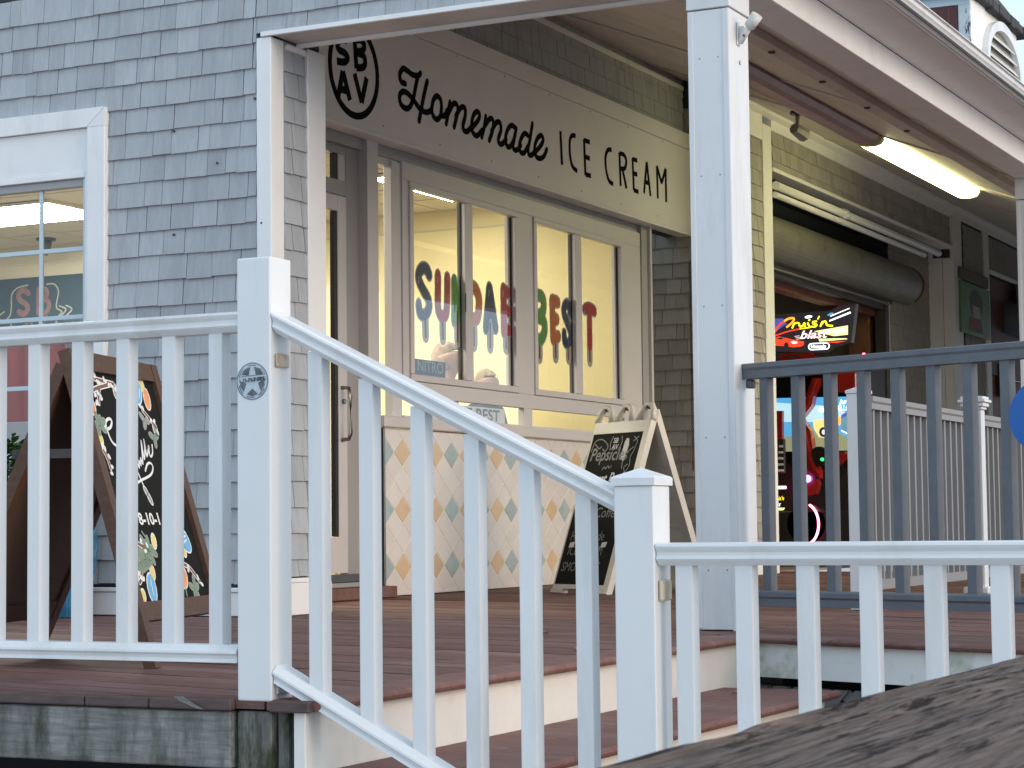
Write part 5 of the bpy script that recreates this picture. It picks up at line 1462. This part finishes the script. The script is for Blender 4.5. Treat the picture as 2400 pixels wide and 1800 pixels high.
cyl('conduit_coupling', (XD + .04, 10.3, 3.37), (XD + .04, 10.42, 3.37), .048, 'trim', arc, 12)
# interior of the arcade
boxes('interior_shell', [((-6, 13.0, 0), (-.9, 13.1, 3.6)), ((-6, 8.0, 0), (-5.9, 13.0, 3.6)), ((-5.9, 8.0, 3.45), (-.92, 13.0, 3.6)), ((-5.9, 7.95, 0), (-.5, 8.0, 3.5))], 'arcwall', arc)
box('interior_floor', (-5.9, 8.0, -.02), (XD - .32, 13.0, .0), 'floorin', arc, 0)
box('lintel_timber', (-.80, 8.39, 2.60), (-.66, 12.9, 2.765), 'redwood', arc, .005)
box('lintel_track', (-.655, 8.39, 2.665), (-.56, 12.74, 2.74), 'darkmetal', arc, .004)
box('jamb_timber', (-.95, 12.60, .0), (-.72, 12.95, 2.74), 'plywood', arc, .005)
box('jamb_track', (-.66, 12.62, .0), (-.54, 12.74, 2.74), 'darkmetal', arc, .004)
box('jamb_track', (-.60, 12.745, .0), (-.545, 12.785, 2.76), 'trim', arc, .003)
box('jamb_timber', (-.80, 8.20, .0), (-.5, 8.39, 2.76), 'redwood', arc, .005)

al = thing('added_arcade_light', 'added unseen ceiling light that brightens the arcade back wall', 'light', (-2.6, 10.5, 3.4))  # unseen lamp added to lift the grey of the back wall
box('light_housing', (-2.9, 9.6, 3.40), (-2.3, 11.6, 3.448), 'trim', al, .004)
add('light_lens', [(-2.85, 9.65, 3.398), (-2.35, 9.65, 3.398), (-2.35, 11.55, 3.398), (-2.85, 11.55, 3.398)], [(0, 1, 2, 3)], em('added_arcade_lamp', (1.0, .9, .68), 1.3), al)

rs_ = thing('roll_shutter', 'rust-edged olive roll-up shutter drum above the arcade opening', 'shutter', (-.2, 10.2, 2.72))
vs = []; fs = []
NS = 16
prof = [(XD - .32, 3.22)] + [(XD - .30 + .24 * math.sin(a), 3.00 + .22 * math.cos(a)) for a in [k * math.pi / NS for k in range(NS + 1)]] + [(XD - .32, 2.78)]
prism('drum_hood', [(x_ - XD, z_) for x_, z_ in prof], (XD, 8.40, 0), (XD, 13.50, 0), 'shutter', rs_, side=(1, 0, 0))
for yy in (13.44,): prism('hood_band', [((x_ - XD) * 1.0 + .004, z_ + .003) for x_, z_ in prof], (XD, yy, 0), (XD, yy + .06, 0), 'rust', rs_, side=(1, 0, 0))
for k in range(9):
    box('slat', (XD - .34 + .006 * (k % 2), 8.42, 2.745 + .011 * k), (XD - .25 + .006 * (k % 2), 12.9, 2.754 + .011 * k), 'darkmetal', rs_, 0)
box('bottom_bar', (XD - .34, 8.42, 2.72), (XD - .22, 12.7, 2.742), 'shutter', rs_, .003)

# second bay: maroon front with roll shutter
sb2 = thing('maroon_shop_front', 'maroon and brick red shop front at the far right', 'building', (-.4, 18, 0))
box('front_panel', (XD - .1, 16.16, 2.2), (XD - .05, 24, 3.40), 'doordark', sb2, .003)
box('door_panel', (XD - .12, 16.16, .004), (XD - .08, 16.85, 2.55), 'doorred', sb2, .003)
box('door_panel', (XD - .12, 16.86, .004), (XD - .08, 17.6, 2.55), 'doorred', sb2, .003)
box('door_panel', (XD - .14, 17.62, .004), (XD - .10, 24, 2.2), 'doordark', sb2, .003)
prism('rolled_shutter', [(-.05 + .22 * math.cos(a), 2.95 + .20 * math.sin(a)) for a in [k * 2 * math.pi / 18 for k in range(18)]], (XD, 17.1, 0), (XD, 24, 0), 'grey', sb2, side=(1, 0, 0), smooth=True)
prism('yellow_reflection_panel', [(0, 3.05), (.03, 3.02), (.05, 3.2), (.03, 3.36), (0, 3.38)], (XD + .02, 17.5, 0), (XD + .02, 19.0, 0), 'shutter', sb2, side=(1, 0, 0))  # olive panel shaped in place of a yellow reflection; it emits nothing
nb_ = thing('neon_sign', 'small black sign with a blue neon curve on the brick red door', 'sign', (XD - .05, 17.0, 2.1))
box('sign_box', (XD - .078, 16.75, 1.95), (XD - .03, 17.35, 2.35), 'blackrub', nb_, .003)
tube('neon_tube', [(XD - .01, 16.92 + .13 * (1 - math.cos(a)), 2.2 - .16 * math.sin(a)) for a in [k * .2 for k in range(9)]], .012, 'e_neonblue', nb_)

gs = thing('green_sign', 'faded green painted sign with a brown pole lettered header', 'sign', (XD + .03, 15.3, 2.57))
box('sign_panel', (XD + .022, 14.65, 2.575), (XD + .045, 16.0, 3.17), 'greensign', gs, .004)
box('header_panel', (XD + .022, 14.62, 3.185), (XD + .05, 15.95, 3.32), 'signbrown', gs, .004)
tgs = lambda u, v, w_: (XD + .0455 + w_, u, v)
poly('print', ell(15.35, 2.95, .30, .17), tgs, 0, .001, 'signbrown', gs)
poly('print', [(15.05, 2.78), (15.55, 2.78), (15.62, 2.66), (14.98, 2.66)], tgs, 0, .0015, 'signred', gs)
poly('print', [(15.18, 2.92), (15.5, 2.92), (15.55, 2.78), (15.2, 2.78)], tgs, 0, .002, 'signpale', gs)
for q in (14.98, 15.72): poly('print', ell(q, 2.93, .03, .03), tgs, 0, .001, 'signpale', gs)
text('lettering', 'SALTY', .11, lambda u, v, w_: (XD + .0505 + w_, u, v), 'signred', gs, u=14.72, v=3.215, lift=.001, sx=3.0) if False else None
strokes('lettering', [[(14.98 + .1 * k, 2.62), (15.0 + .1 * k, 2.67), (15.04 + .1 * k, 2.62)] for k in range(7)], .018, tgs, 'signred', gs, thick=0, lift=.001, sm=False)

# chains on the return wall
for (cx_, y_, zt, zb, r_, lab) in ((-.49, 7.68, 2.75, 1.55, .020, 'rusty hoist chain hanging on the tan-tinted shingled return wall'), (-.80, 7.70, 2.70, .9, .012, 'thin dark chain hanging beside the storefront end jamb')):
    t = thing('hanging_chain', lab, 'chain', (cx_, y_, zb))
    vs = []; fs = []
    step = r_ * 1.75
    kN = int((zt - zb) / step)
    for k in range(kN):
        zc = zb + k * step; b = len(vs)
        for i in range(10):
            a = 2 * math.pi * i / 10
            for j in range(4):
                c = 2 * math.pi * j / 4
                rr_ = r_ * .62 + r_ * .26 * math.cos(c)
                p_ = (rr_ * math.cos(a), r_ * .26 * math.sin(c), (r_ * 1.15 + r_ * .26 * math.cos(c)) * math.sin(a))
                if k % 2: p_ = (p_[1], p_[0], p_[2])
                vs.append((cx_ + p_[0], y_ + p_[1], zc + p_[2]))
        for i in range(10):
            for j in range(4): fs.append((b + i * 4 + j, b + i * 4 + (j + 1) % 4, b + ((i + 1) % 10) * 4 + (j + 1) % 4, b + ((i + 1) % 10) * 4 + j))
    add('links', vs, fs, 'rust', t, True)
    if r_ > .015:
        box('wall_box', (cx_ - .07, YC - .06, 1.80), (cx_ + .06, YC - .014, 1.99), 'framegrey', t, .004)
        for k in range(3): box('wall_box_louvre', (cx_ - .03, YC - .068, 1.84 + k * .04), (cx_ + .03, YC - .06, 1.855 + k * .04), 'trim', t, .001)

# ------------------------------------------------------------------ porch lights
def fixture(y0, y1, lit, label):
    t = thing('tube_light', label, 'light', (1.005, (y0 + y1) / 2, 3.38), group='long ceiling light fixtures in the porch')
    xc, zb = 1.005, 3.39
    boxes('housing', [((xc - .085, y0, zb + .07), (xc + .085, y1, zb + .15)), ((xc - .03, y0 + .3, zb + .15), (xc + .03, y0 + .36, zb + .25)), ((xc - .03, y1 - .36, zb + .15), (xc + .03, y1 - .3, zb + .25))], 'trim', t, .003)
    prof = [(-.105, .068), (-.11, .04), (-.085, .005), (-.04, -.008), (.04, -.008), (.085, .005), (.11, .04), (.105, .068)]
    prism('lens', prof, (xc, y0 + .05, zb), (xc, y1 - .05, zb), 'tube_light' if lit else 'unlit', t, side=(1, 0, 0))
    for a, b in ((y0 - .02, y0 + .049), (y1 - .049, y1 + .02)):
        prism('end_cap', [(s_ * 1.02, t_ * 1.02) for s_, t_ in prof], (xc, a, zb), (xc, b, zb), 'lensclear' if lit else 'unlit', t, side=(1, 0, 0))
    return t
fixture(7.0, 10.1, True, 'lit yellow-white tube light under the porch ceiling')
fixture(3.8, 6.86, False, 'unlit dusty pink tube light beside the lit one')
sc_ = thing('ceiling_camera', 'small dark camera on a bracket under the porch ceiling', 'camera', (-.05, 7.6, 3.8))
c0 = Vector((.42, 7.0, 3.60))
cyl('mount', c0 + Vector((0, 0, .09)), c0 + Vector((0, 0, .115)), .06, 'darkmetal', sc_, 12)
cyl('arm', c0, c0 + Vector((0, 0, .1)), .018, 'taupe', sc_, 8)
cyl('camera_body', c0 + Vector((-.01, -.06, -.03)), c0 + Vector((.03, .07, -.07)), .045, 'taupe', sc_, 8, .058, smooth=False)
cyl('camera_lens', c0 + Vector((.03, .07, -.07)), c0 + Vector((.034, .078, -.072)), .04, 'blackrub', sc_, 10)

# ------------------------------------------------------------------ arcade machine
am = thing('arcade_machine', 'red racing arcade cabinet with a lit Cruis\'n Blast marquee and screen', 'arcade machine', (-.9, 11.5, 0))
am['label'] = 'red racing arcade cabinet with a lit marquee, screen and blue headlamp'
YM = 11.3
def tm(off): return lambda u, v, w_: (u, YM + off - w_, v)
T0 = tm(0)
MQ = [(-1.55, 2.545), (-1.316, 2.551), (-.714, 2.557), (-.633, 2.599), (-.459, 2.606), (-.514, 2.221), (-.674, 2.175), (-.756, 2.121), (-1.324, 2.159), (-1.55, 2.16)]
poly('marquee_back', [(u + .0, v) for u, v in MQ], T0, -.10, -.004, 'steel', am)
cxm, cym = -1.0, 2.36
poly('marquee', [(cxm + (u - cxm) * .985, cym + (v - cym) * .96) for u, v in MQ], T0, -.003, .004, 'e_dark', am)
def mk_(name, sts, wd, mt, lift=.006, sm=True): strokes(name, sts, wd, T0, mt, am, thick=0, lift=lift, sm=sm)
poly('marquee_print', [(-1.34, 2.50), (-1.22, 2.50), (-1.18, 2.44), (-1.25, 2.40), (-1.34, 2.34)], T0, .004, .0052, 'e_blue', am)
mk_('marquee_letter', [[(-1.32, 2.355), (-1.253, 2.438), (-1.153, 2.495)]], .022, 'e_red', .0068)
mk_('marquee_letter', [[(-1.20, 2.475), (-1.153, 2.495), (-1.104, 2.492), (-1.121, 2.454), (-1.179, 2.41)]], .022, 'e_orange', .0072)
mk_('marquee_letter', [[(-1.122, 2.399), (-1.098, 2.44), (-1.062, 2.446)]], .017, 'e_yellow', .0076)
mk_('marquee_letter', [[(-1.05, 2.44), (-1.042, 2.408), (-1.012, 2.412), (-.995, 2.44), (-.986, 2.404)]], .017, 'e_yellow', .0077)
mk_('marquee_letter', [[(-.958, 2.437), (-.944, 2.404)], [(-.945, 2.466), (-.938, 2.470)]], .017, 'e_yellow', .0076)
mk_('marquee_letter', [[(-.868, 2.450), (-.905, 2.446), (-.897, 2.425), (-.866, 2.417), (-.884, 2.398), (-.925, 2.401)]], .016, 'e_yellow', .0076)
mk_('marquee_letter', [[(-.838, 2.498), (-.852, 2.474)]], .013, 'e_yellow', .0076)
mk_('marquee_letter', [[(-.826, 2.400), (-.806, 2.442)], [(-.812, 2.422), (-.785, 2.446), (-.766, 2.436), (-.757, 2.406), (-.702, 2.397)]], .017, 'e_yellow', .0078)
mk_('marquee_letter', [[(-1.312, 2.327), (-1.172, 2.363), (-1.041, 2.384)]], .013, 'e_red', .0068)
mk_('marquee_letter', [[(-1.041, 2.384), (-.936, 2.392)]], .010, 'e_yellow', .0072)
text('marquee_letter', 'blast', .115, T0, 'e_pink', am, u=-1.05, v=2.283, lift=.008, shear=.35, sx=1.30, bold=.002)
mk_('marquee_print', [[(-1.10, 2.31), (-1.05, 2.315)], [(-1.09, 2.295), (-1.04, 2.30)], [(-1.08, 2.28), (-1.03, 2.285)]], .004, 'e_pink', .006, False)
poly('marquee_print', [(-.733, 2.441), (-.507, 2.514), (-.515, 2.53), (-.732, 2.455)], T0, .004, .0058, 'e_white', am)
poly('marquee_print', [(-.72, 2.49), (-.52, 2.56), (-.525, 2.566), (-.72, 2.50)], T0, .004, .0058, 'e_white', am)
poly('marquee_print', [(-.896, 2.352), (-.542, 2.393), (-.544, 2.30), (-.688, 2.292)], T0, .004, .0052, 'e_lime', am)
poly('marquee_print', [(-.80, 2.345), (-.60, 2.362), (-.545, 2.34), (-.66, 2.33)], T0, .0052, .0062, 'e_white', am)
poly('marquee_print', [(-.85, 2.275), (-.56, 2.265), (-.55, 2.255), (-.84, 2.245)], T0, .004, .0058, 'e_lime', am)
poly('marquee_print', [(-.85, 2.243), (-.66, 2.222), (-.56, 2.238), (-.80, 2.238)], T0, .004, .0064, 'e_red', am)
poly('marquee_print', ell(-.95, 2.50, .04, .014, .1), T0, .004, .0056, 'e_white', am)
poly('marquee_print', ell(-.72, 2.515, .035, .012, .3), T0, .004, .0054, 'e_sky', am)
poly('marquee_car', [(-1.34, 2.30), (-1.27, 2.318), (-1.206, 2.302), (-1.109, 2.276), (-1.003, 2.253), (-1.005, 2.222), (-1.03, 2.206), (-1.111, 2.200), (-1.20, 2.215), (-1.34, 2.232)], T0, .004, .0060, 'e_red', am)
poly('marquee_car', [(-1.30, 2.302), (-1.255, 2.309), (-1.205, 2.296), (-1.25, 2.284)], T0, .004, .0068, 'e_dark', am)
poly('marquee_car', ell(-1.19, 2.222, .026, .034), T0, .004, .0066, 'e_dark', am)
poly('marquee_car', ell(-1.105, 2.25, .035, .014, -.1), T0, .004, .0070, 'e_pink', am)
pill = [(-.93 + .17 * (k / 6) if False else 0, 0) for k in range(1)]
def pillpts(cx_, cy_, a, r_, n=8):
    return [(cx_ + a + r_ * math.cos(t_), cy_ + r_ * math.sin(t_)) for t_ in [-math.pi / 2 + math.pi * k / n for k in range(n + 1)]] + \
           [(cx_ - a + r_ * math.cos(t_), cy_ + r_ * math.sin(t_)) for t_ in [math.pi / 2 + math.pi * k / n for k in range(n + 1)]]
pp = pillpts(-.847, 2.1975, .078, .030)
strokes('marquee_badge', [pp + [pp[0]]], .011, T0, 'e_white', am, thick=0, lift=.0075, sm=False, caps=False)
text('marquee_badge', 'Nintendo', .045, T0, 'e_white', am, u=-.932, v=2.183, lift=.0080, sx=.92, bold=.0012)
# cabinet
box('cabinet_back', (-1.55, 11.5, .02), (-.44, 12.2, 2.1), 'blackrub', am, .01)
box('screen_bezel', (-1.45, 11.40, 1.05), (-.46, 11.5, 1.98), 'black', am, .01)
poly('screen', [(-1.40, 1.70), (-.478, 1.686), (-.479, 1.149), (-1.40, 1.155)], tm(.095), 0, .004, 'e_sky', am)
TS = tm(.095)
poly('screen_print', [(-1.40, 1.66), (-.80, 1.60), (-.58, 1.52), (-.80, 1.44), (-1.40, 1.46)], TS, .004, .0050, 'e_cloud', am)
poly('screen_print', [(-1.40, 1.30), (-.70, 1.33), (-.48, 1.22), (-.479, 1.15), (-1.40, 1.155)], TS, .004, .0056, 'e_olive', am)
poly('screen_print', [(-.66, 1.50), (-.478, 1.60), (-.478, 1.27), (-.66, 1.36)], TS, .004, .0062, 'e_teal', am)
poly('screen_print', [(-.66, 1.505), (-.478, 1.605), (-.478, 1.53), (-.66, 1.475)], TS, .004, .0068, 'e_blue', am)
poly('screen_print', [(-.665, 1.355), (-.478, 1.265), (-.478, 1.25), (-.665, 1.345)], TS, .004, .0072, 'e_pink', am)
poly('screen_print', [(-.96, 1.46), (-.80, 1.47), (-.78, 1.34), (-.84, 1.28), (-.90, 1.29), (-.95, 1.38)], TS, .004, .0066, 'e_bus', am)
poly('screen_print', ell(-.85, 1.34, .045, .05), TS, .004, .0074, 'e_dark', am)
poly('screen_print', ell(-.845, 1.34, .02, .024), TS, .004, .0080, 'e_white', am)
poly('screen_print', ell(-.683, 1.45, .014, .05), TS, .004, .0078, 'e_orange', am)
text('screen_lettering', 'Save the day jump', .085, TS, 'e_white', am, u=-1.36, v=1.605, lift=.008, shear=.3, sx=1.13) if False else None
text('screen_lettering', 'jump', .075, TS, 'e_white', am, u=-.678, v=1.615, lift=.008, shear=.3, sx=.95, bold=.001)
text('screen_lettering', 'RE', .072, TS, 'e_white', am, u=-.90, v=1.545, lift=.008, shear=.3, sx=.95, bold=.001)
text('screen_lettering', 'ALL!', .072, TS, 'e_white', am, u=-.715, v=1.550, lift=.008, shear=.3, sx=.8, bold=.001)
poly('side_panel', [(-1.45, 1.557), (-1.181, 1.553), (-1.187, 1.261), (-1.278, 1.225), (-1.309, .60), (-1.45, .60)], tm(-.20), -.06, .0, 'redplastic', am)
RA = [(-.914, 1.881), (-.842, 1.878), (-.851, 1.809), (-.901, 1.725), (-.928, 1.602), (-1.02, 1.497), (-1.06, 1.514), (-1.058, 1.576), (-1.0, 1.628), (-.974, 1.728)]
poly('arm', RA, tm(-.02), -.10, .02, 'redplastic', am)
strokes('arm_ridge', [[(-.88, 1.86), (-.90, 1.78), (-.945, 1.68), (-.97, 1.60), (-1.035, 1.53)]], .03, tm(-.02), 'redplastic', am, thick=.03, lift=.02)
FD = [(-1.06, 1.506), (-1.02, 1.481), (-.934, 1.355), (-.913, 1.184), (-.90, 1.068), (-.846, .951), (-.847, .874), (-.958, .968), (-1.019, 1.148), (-1.055, 1.343)]
poly('fender', FD, tm(-.06), -.10, .02, 'redplastic', am)
strokes('fender_ridge', [[(-1.04, 1.46), (-.99, 1.33), (-.965, 1.18), (-.925, 1.05), (-.87, .93)]], .035, tm(-.06), 'redplastic', am, thick=.035, lift=.02)
poly('fender', [(-1.06, .97), (-.98, .99), (-.90, .92), (-.87, .82), (-.90, .72), (-.96, .70), (-1.06, .74)], tm(-.06), -.12, .0, 'redplastic', am)
poly('cowl', [(-1.281, 2.047), (-1.218, 2.138), (-.917, 2.136), (-.893, 2.107), (-.789, 2.064), (-.79, 1.99), (-1.281, 1.99)], tm(-.03), -.10, .02, 'redplastic', am)
poly('cowl_scoop', [(-1.17, 2.115), (-1.02, 2.12), (-1.10, 2.05), (-1.14, 2.05)], tm(-.055), 0, .004, 'doordark', am)
box('visor', (-.80, 11.32, 1.73), (-.47, 11.42, 1.93), 'redplastic', am, .02)
poly('dash_part', [(-.66, 1.13), (-.60, 1.135), (-.565, 1.09), (-.61, 1.04), (-.66, 1.0)], tm(-.02), -.05, .0, 'redplastic', am)
cyl('headlamp', (-.972, 11.20, .872), (-.972, 11.22, .872), .034, 'e_head', am, 16)
box('neon_bar', (-1.33, 11.12, .775), (-1.165, 11.14, .800), 'e_neon', am, .004)
box('beacon', (-.425, 11.38, 2.04), (-.402, 11.40, 2.115), 'e_neon', am, .004)
cyl('wheel', (-.96, 11.12, .42), (-.96, 11.26, .42), .20, 'blackrub', am, 24)
strokes('wheel_light', [[(-.96 + .135 * math.cos(a), .42 + .20 * math.sin(a)) for a in [-1.2 + k * .2 for k in range(13)]]], .020, tm(-.20), 'e_neon', am, thick=.004)
cyl('steering_wheel', (-.845, 11.20, 1.09), (-.835, 11.24, 1.09), .10, 'blackrub', am, 20)
cyl('button', (-.80, 11.17, 1.06), (-.80, 11.19, 1.06), .018, 'e_green', am, 10)
box('grille', (-1.26, 11.08, .93), (-1.16, 11.13, 1.27), 'blackrub', am, .006)
for k in range(5): box('grille_bar', (-1.245 + .008 * k, 11.07, .945 + .06 * k), (-1.17, 11.079, .967 + .06 * k), 'chalkw', am, .003)
text('kick_print', 'Cruis\'n', .06, tm(-.20), 'e_yellow', am, u=-1.32, v=.66, lift=.004, shear=.4, sx=.8)
text('kick_print', 'blast', .06, tm(-.20), 'e_white', am, u=-1.31, v=.60, lift=.004, shear=.4, sx=.8)
poly('kick_print', [(-1.33, .585), (-1.17, .585), (-1.19, .56), (-1.33, .56)], tm(-.20), 0, .003, 'e_lime', am)
box('base', (-1.5, 11.12, .02), (-.44, 11.6, .55), 'blackrub', am, .01)

# ------------------------------------------------------------------ porch edge railing beyond the grey one
pe = thing('porch_edge_railing', 'taupe and white railing along the porch edge behind the grey railing', 'railing', (2.65, 3, 0))
def white_post(x, y, ht, s=.05, flare=False):
    box('post', (x - s, y - s, .004), (x + s, y + s, ht), 'vinyl', pe, .006, 2)
    if flare:
        for k, (e_, a, b) in enumerate(((.010, ht + .001, ht + .018), (.022, ht + .019, ht + .042), (.035, ht + .043, ht + .062), (.022, ht + .063, ht + .080))):
            box('post_cap', (x - s - e_, y - s - e_, a), (x + s + e_, y + s + e_, b), 'vinyl', pe, .004)
        box('post_base', (x - s - .03, y - s - .03, .003), (x + s + .03, y + s + .03, .05), 'vinyl', pe, .01)
    else:
        hh = s + .004
        add('post_cap', [(x - hh, y - hh, ht + .001), (x + hh, y - hh, ht + .001), (x + hh, y + hh, ht + .001), (x - hh, y + hh, ht + .001),
                         (x - hh, y - hh, ht + .016), (x + hh, y - hh, ht + .016), (x + hh, y + hh, ht + .016), (x - hh, y + hh, ht + .016), (x, y, ht + .04)],
            [(0, 1, 2, 3)] + [(i, (i + 1) % 4, 4 + (i + 1) % 4, 4 + i) for i in range(4)] + [(4 + i, 4 + (i + 1) % 4, 8) for i in range(4)], 'vinyl', pe)
white_post(2.605, 1.36, 1.085, .050)
white_post(2.632, 3.60, 1.10, .048, True)
prism('top_rail', [(-.035, 1.075), (-.035, 1.05), (-.028, 1.04), (-.028, 1.01), (.028, 1.01), (.028, 1.04), (.035, 1.05), (.035, 1.075)], (2.632, 1.40, 0), (2.632, 9.0, 0), 'taupe', pe, side=(1, 0, 0))
prism('bottom_rail', [(-.03, .15), (-.03, .10), (.03, .10), (.03, .15)], (2.632, 1.40, 0), (2.632, 9.0, 0), 'taupe', pe, side=(1, 0, 0))
for k in range(50):
    yy = 1.48 + k * .125
    if abs(yy - 3.60) < .08: continue
    baluster(pe, 2.632, yy, .145, 1.015, 'taupe', .014)

# ------------------------------------------------------------------ cupola on the roof
cp = thing('roof_cupola', 'white roof cupola with arched louvre vent and peeling trim against the sky', 'cupola', (.0, 12.2, 4.2))
add('cupola_wall', [(-1.2, 11.25, 4.6), (.78, 11.25, 3.84), (.78, 13.2, 3.84), (-1.2, 13.2, 4.6), (-1.2, 11.25, 5.56), (.78, 11.25, 5.56), (.78, 13.2, 5.56), (-1.2, 13.2, 5.56)],
    [(0, 1, 2, 3), (4, 5, 6, 7), (0, 1, 5, 4), (1, 2, 6, 5), (2, 3, 7, 6), (3, 0, 4, 7)], 'trim', cp)
ctm = box('corner_trim', (.665, 11.225, 3.95), (.782, 11.249, 5.474), 'trim', cp, .003)
ctm.data.materials[0] = pm('peeling_pale_blue_trim', (.60, .66, .68), .7, .1, 8, dirt=((.03, .035, .04), 7, .54, .58, (1.5, 1, .5)))
box('frieze', (-1.2, 11.225, 5.475), (.782, 11.249, 5.60), 'blueframe', cp, .003)
box('shutter_panel', (.25, 11.23, 4.12), (.662, 11.249, 5.472), 'doordark', cp, .003)
for k in range(3): box('shutter_rib', (.30 + k * .13, 11.222, 4.2), (.315 + k * .13, 11.229, 5.45), 'redwood', cp, .001)
vs = []
add('cupola_roof', [(-1.4, 11.15, 5.60), (.83, 11.15, 5.575), (.83, 13.32, 5.575), (-1.4, 13.32, 5.60), (-1.4, 11.15, 5.75), (.83, 11.15, 5.64), (.83, 13.32, 5.64), (-1.4, 13.32, 5.75), (-.2, 12.2, 7.2)],
    [(0, 1, 2, 3), (0, 1, 5, 4), (1, 2, 6, 5), (2, 3, 7, 6), (3, 0, 4, 7), (4, 5, 8), (5, 6, 8), (6, 7, 8), (7, 4, 8)], 'roofdark', cp)
rr2 = random.Random(3)
yy = 11.15
while yy < 13.3:
    wd = rr2.uniform(.14, .26); dz = rr2.uniform(-.02, .012)
    box('roof_shingle', (.70, yy, 5.55 + dz), (.85 + rr2.uniform(0, .03), min(yy + wd - .01, 13.36), 5.645), 'roofdark', cp, .006); yy += wd
ya, za_, aw, ah = 12.42, 5.05, .70, .42
lv = [(ya + aw * math.cos(t_), za_ + ah * math.sin(t_)) for t_ in [k * math.pi / 20 for k in range(21)]]
tcp = lambda u, v, w_: (.781 + w_, u, v)
outer = [(ya + aw, 4.2)] + lv + [(ya - aw, 4.2)]
strokes('vent_frame', [outer], .095, tcp, 'vinyl', cp, thick=.06, sm=False, caps=False)
poly('vent_back', outer, tcp, .001, .004, 'arcwall', cp)
for k in range(9):
    zz = 4.45 + k * .105
    half = aw * math.sqrt(max(0.02, 1 - (max(0, zz - za_) / ah) ** 2)) - .08 if zz < za_ + ah * .93 else 0
    if half <= .05: continue
    add('vent_slat', [(.785, ya - half, zz + .06), (.785, ya + half, zz + .06), (.825, ya + half, zz), (.825, ya - half, zz),
                      (.785, ya - half, zz + .072), (.785, ya + half, zz + .072), (.828, ya + half, zz + .012), (.828, ya - half, zz + .012)],
        [(0, 1, 2, 3), (4, 5, 6, 7), (2, 3, 7, 6), (0, 1, 5, 4), (1, 2, 6, 5), (0, 3, 7, 4)], 'vinyl', cp)

# ------------------------------------------------------------------ dry leaves blown onto the deck and steps
lv_r = random.Random(77)
LSPOT = [((1.2, -2.9, .003), 'small dry leaf on the deck left of the stairs'), ((2.62, -2.1, .003), 'small dry leaf on the deck edge behind the stair railing'), ((2.02, -1.2, .003), 'dry leaf on the porch deck in front of the white sandwich board'),
         ((3.05, -1.55, -.184), 'pale dry leaf on the first stair tread by the white fascia'), ((3.1, -2.7, -.184), 'small dry leaf on the first stair tread behind the newel')]
for (lx, ly, lz), lab in LSPOT:
    t = thing('dry_leaf', lab, 'leaf', (lx, ly, lz), lv_r.uniform(0, 6.2) + .01, 'dry leaves on the deck')
    L_ = lv_r.uniform(.05, .075)
    add('blade', [(0, 0, .001), (L_ * .3, L_ * .22, .009), (L_ * .7, L_ * .2, .012), (L_, 0, .003), (L_ * .7, -L_ * .2, .011), (L_ * .3, -L_ * .22, .010), (L_ * .5, 0, .004)], [(0, 1, 6), (1, 2, 6), (2, 3, 6), (3, 4, 6), (4, 5, 6), (5, 0, 6)], 'tanwood', t)
    cyl('stem', (-L_ * .3, 0, .002), (0, 0, .002), .0012, 'brownpanel', t, 5)

# ------------------------------------------------------------------ rough wooden rail close to the camera
fr_ = thing('weathered_handrail', 'rough weathered brown wooden handrail close to the viewer, bottom right', 'handrail', (5.47, -7.4, -.555))
NX, NY = 90, 420
X0, X1, Y0, Y1, ZT = 5.352, 5.585, -9.6, -4.9, .34
vs = []; fs = []
for j in range(NY + 1):
    for i in range(NX + 1):
        u = i / NX
        xx = X0 + (X1 - X0) * u; yy = Y0 + (Y1 - Y0) * j / NY
        q = Vector((xx * 26, yy * 2.2, 0))
        d = mnoise.fractal(q, 1.0, 2.0, 4) * .0022
        c1 = mnoise.noise(Vector((xx * 60, yy * 3.1, 4.0)))
        crack = max(0, .16 - abs(c1)) / .16
        msk = max(0, mnoise.noise(Vector((xx * 9, yy * 1.6, 9.0))) + .15)
        d -= crack * msk * .0065
        edge = min(u, 1 - u) * (X1 - X0)
        if edge < .012: d -= (.012 - edge) ** 2 * 45
        xx += mnoise.noise(Vector((yy * 4, 3.3, u))) * .0025 * (1 if u < .5 else 1)
        vs.append((xx, yy, ZT + d))
for j in range(NY):
    for i in range(NX):
        a = j * (NX + 1) + i; fs.append((a, a + 1, a + NX + 2, a + NX + 1))
b0 = len(vs)
for j in (0, NY):
    for i in (0, NX):
        p_ = vs[j * (NX + 1) + i]; vs.append((p_[0], p_[1], ZT - .04))
# skirt
rim = []
for i in range(NX + 1): rim.append(i)
for j in range(1, NY + 1): rim.append(j * (NX + 1) + NX)
for i in range(NX - 1, -1, -1): rim.append(NY * (NX + 1) + i)
for j in range(NY - 1, 0, -1): rim.append(j * (NX + 1))
c = len(vs)
for k in rim: vs.append((vs[k][0], vs[k][1], ZT - .045))
m_ = len(rim)
for k in range(m_): fs.append((rim[k], rim[(k + 1) % m_], c + (k + 1) % m_, c + k))
fs.append(tuple(range(c, c + m_)))
add('top_plank', vs, fs, 'frail', fr_, True)
for yy in (-6.0, -9.2): box('post', (5.42, yy - .05, -.553), (5.52, yy + .05, ZT - .05), 'frail', fr_, .004)

# ------------------------------------------------------------------ boarded screen added out of view to shade the far porch
scr = thing('added_shade_screen', 'added out-of-view boarded screen that shades the far stretch of the porch', 'screen', (2.66, 18, 0))
box('sill_beam', (2.57, 12.0, .003), (2.69, 23.9, .12), 'trim', scr, .004)
for k in range(59):
    box('screen_board', (2.60, 12.0 + k * .2, .121), (2.64, 12.192 + k * .2, 2.754), 'shingle_b', scr, .003)
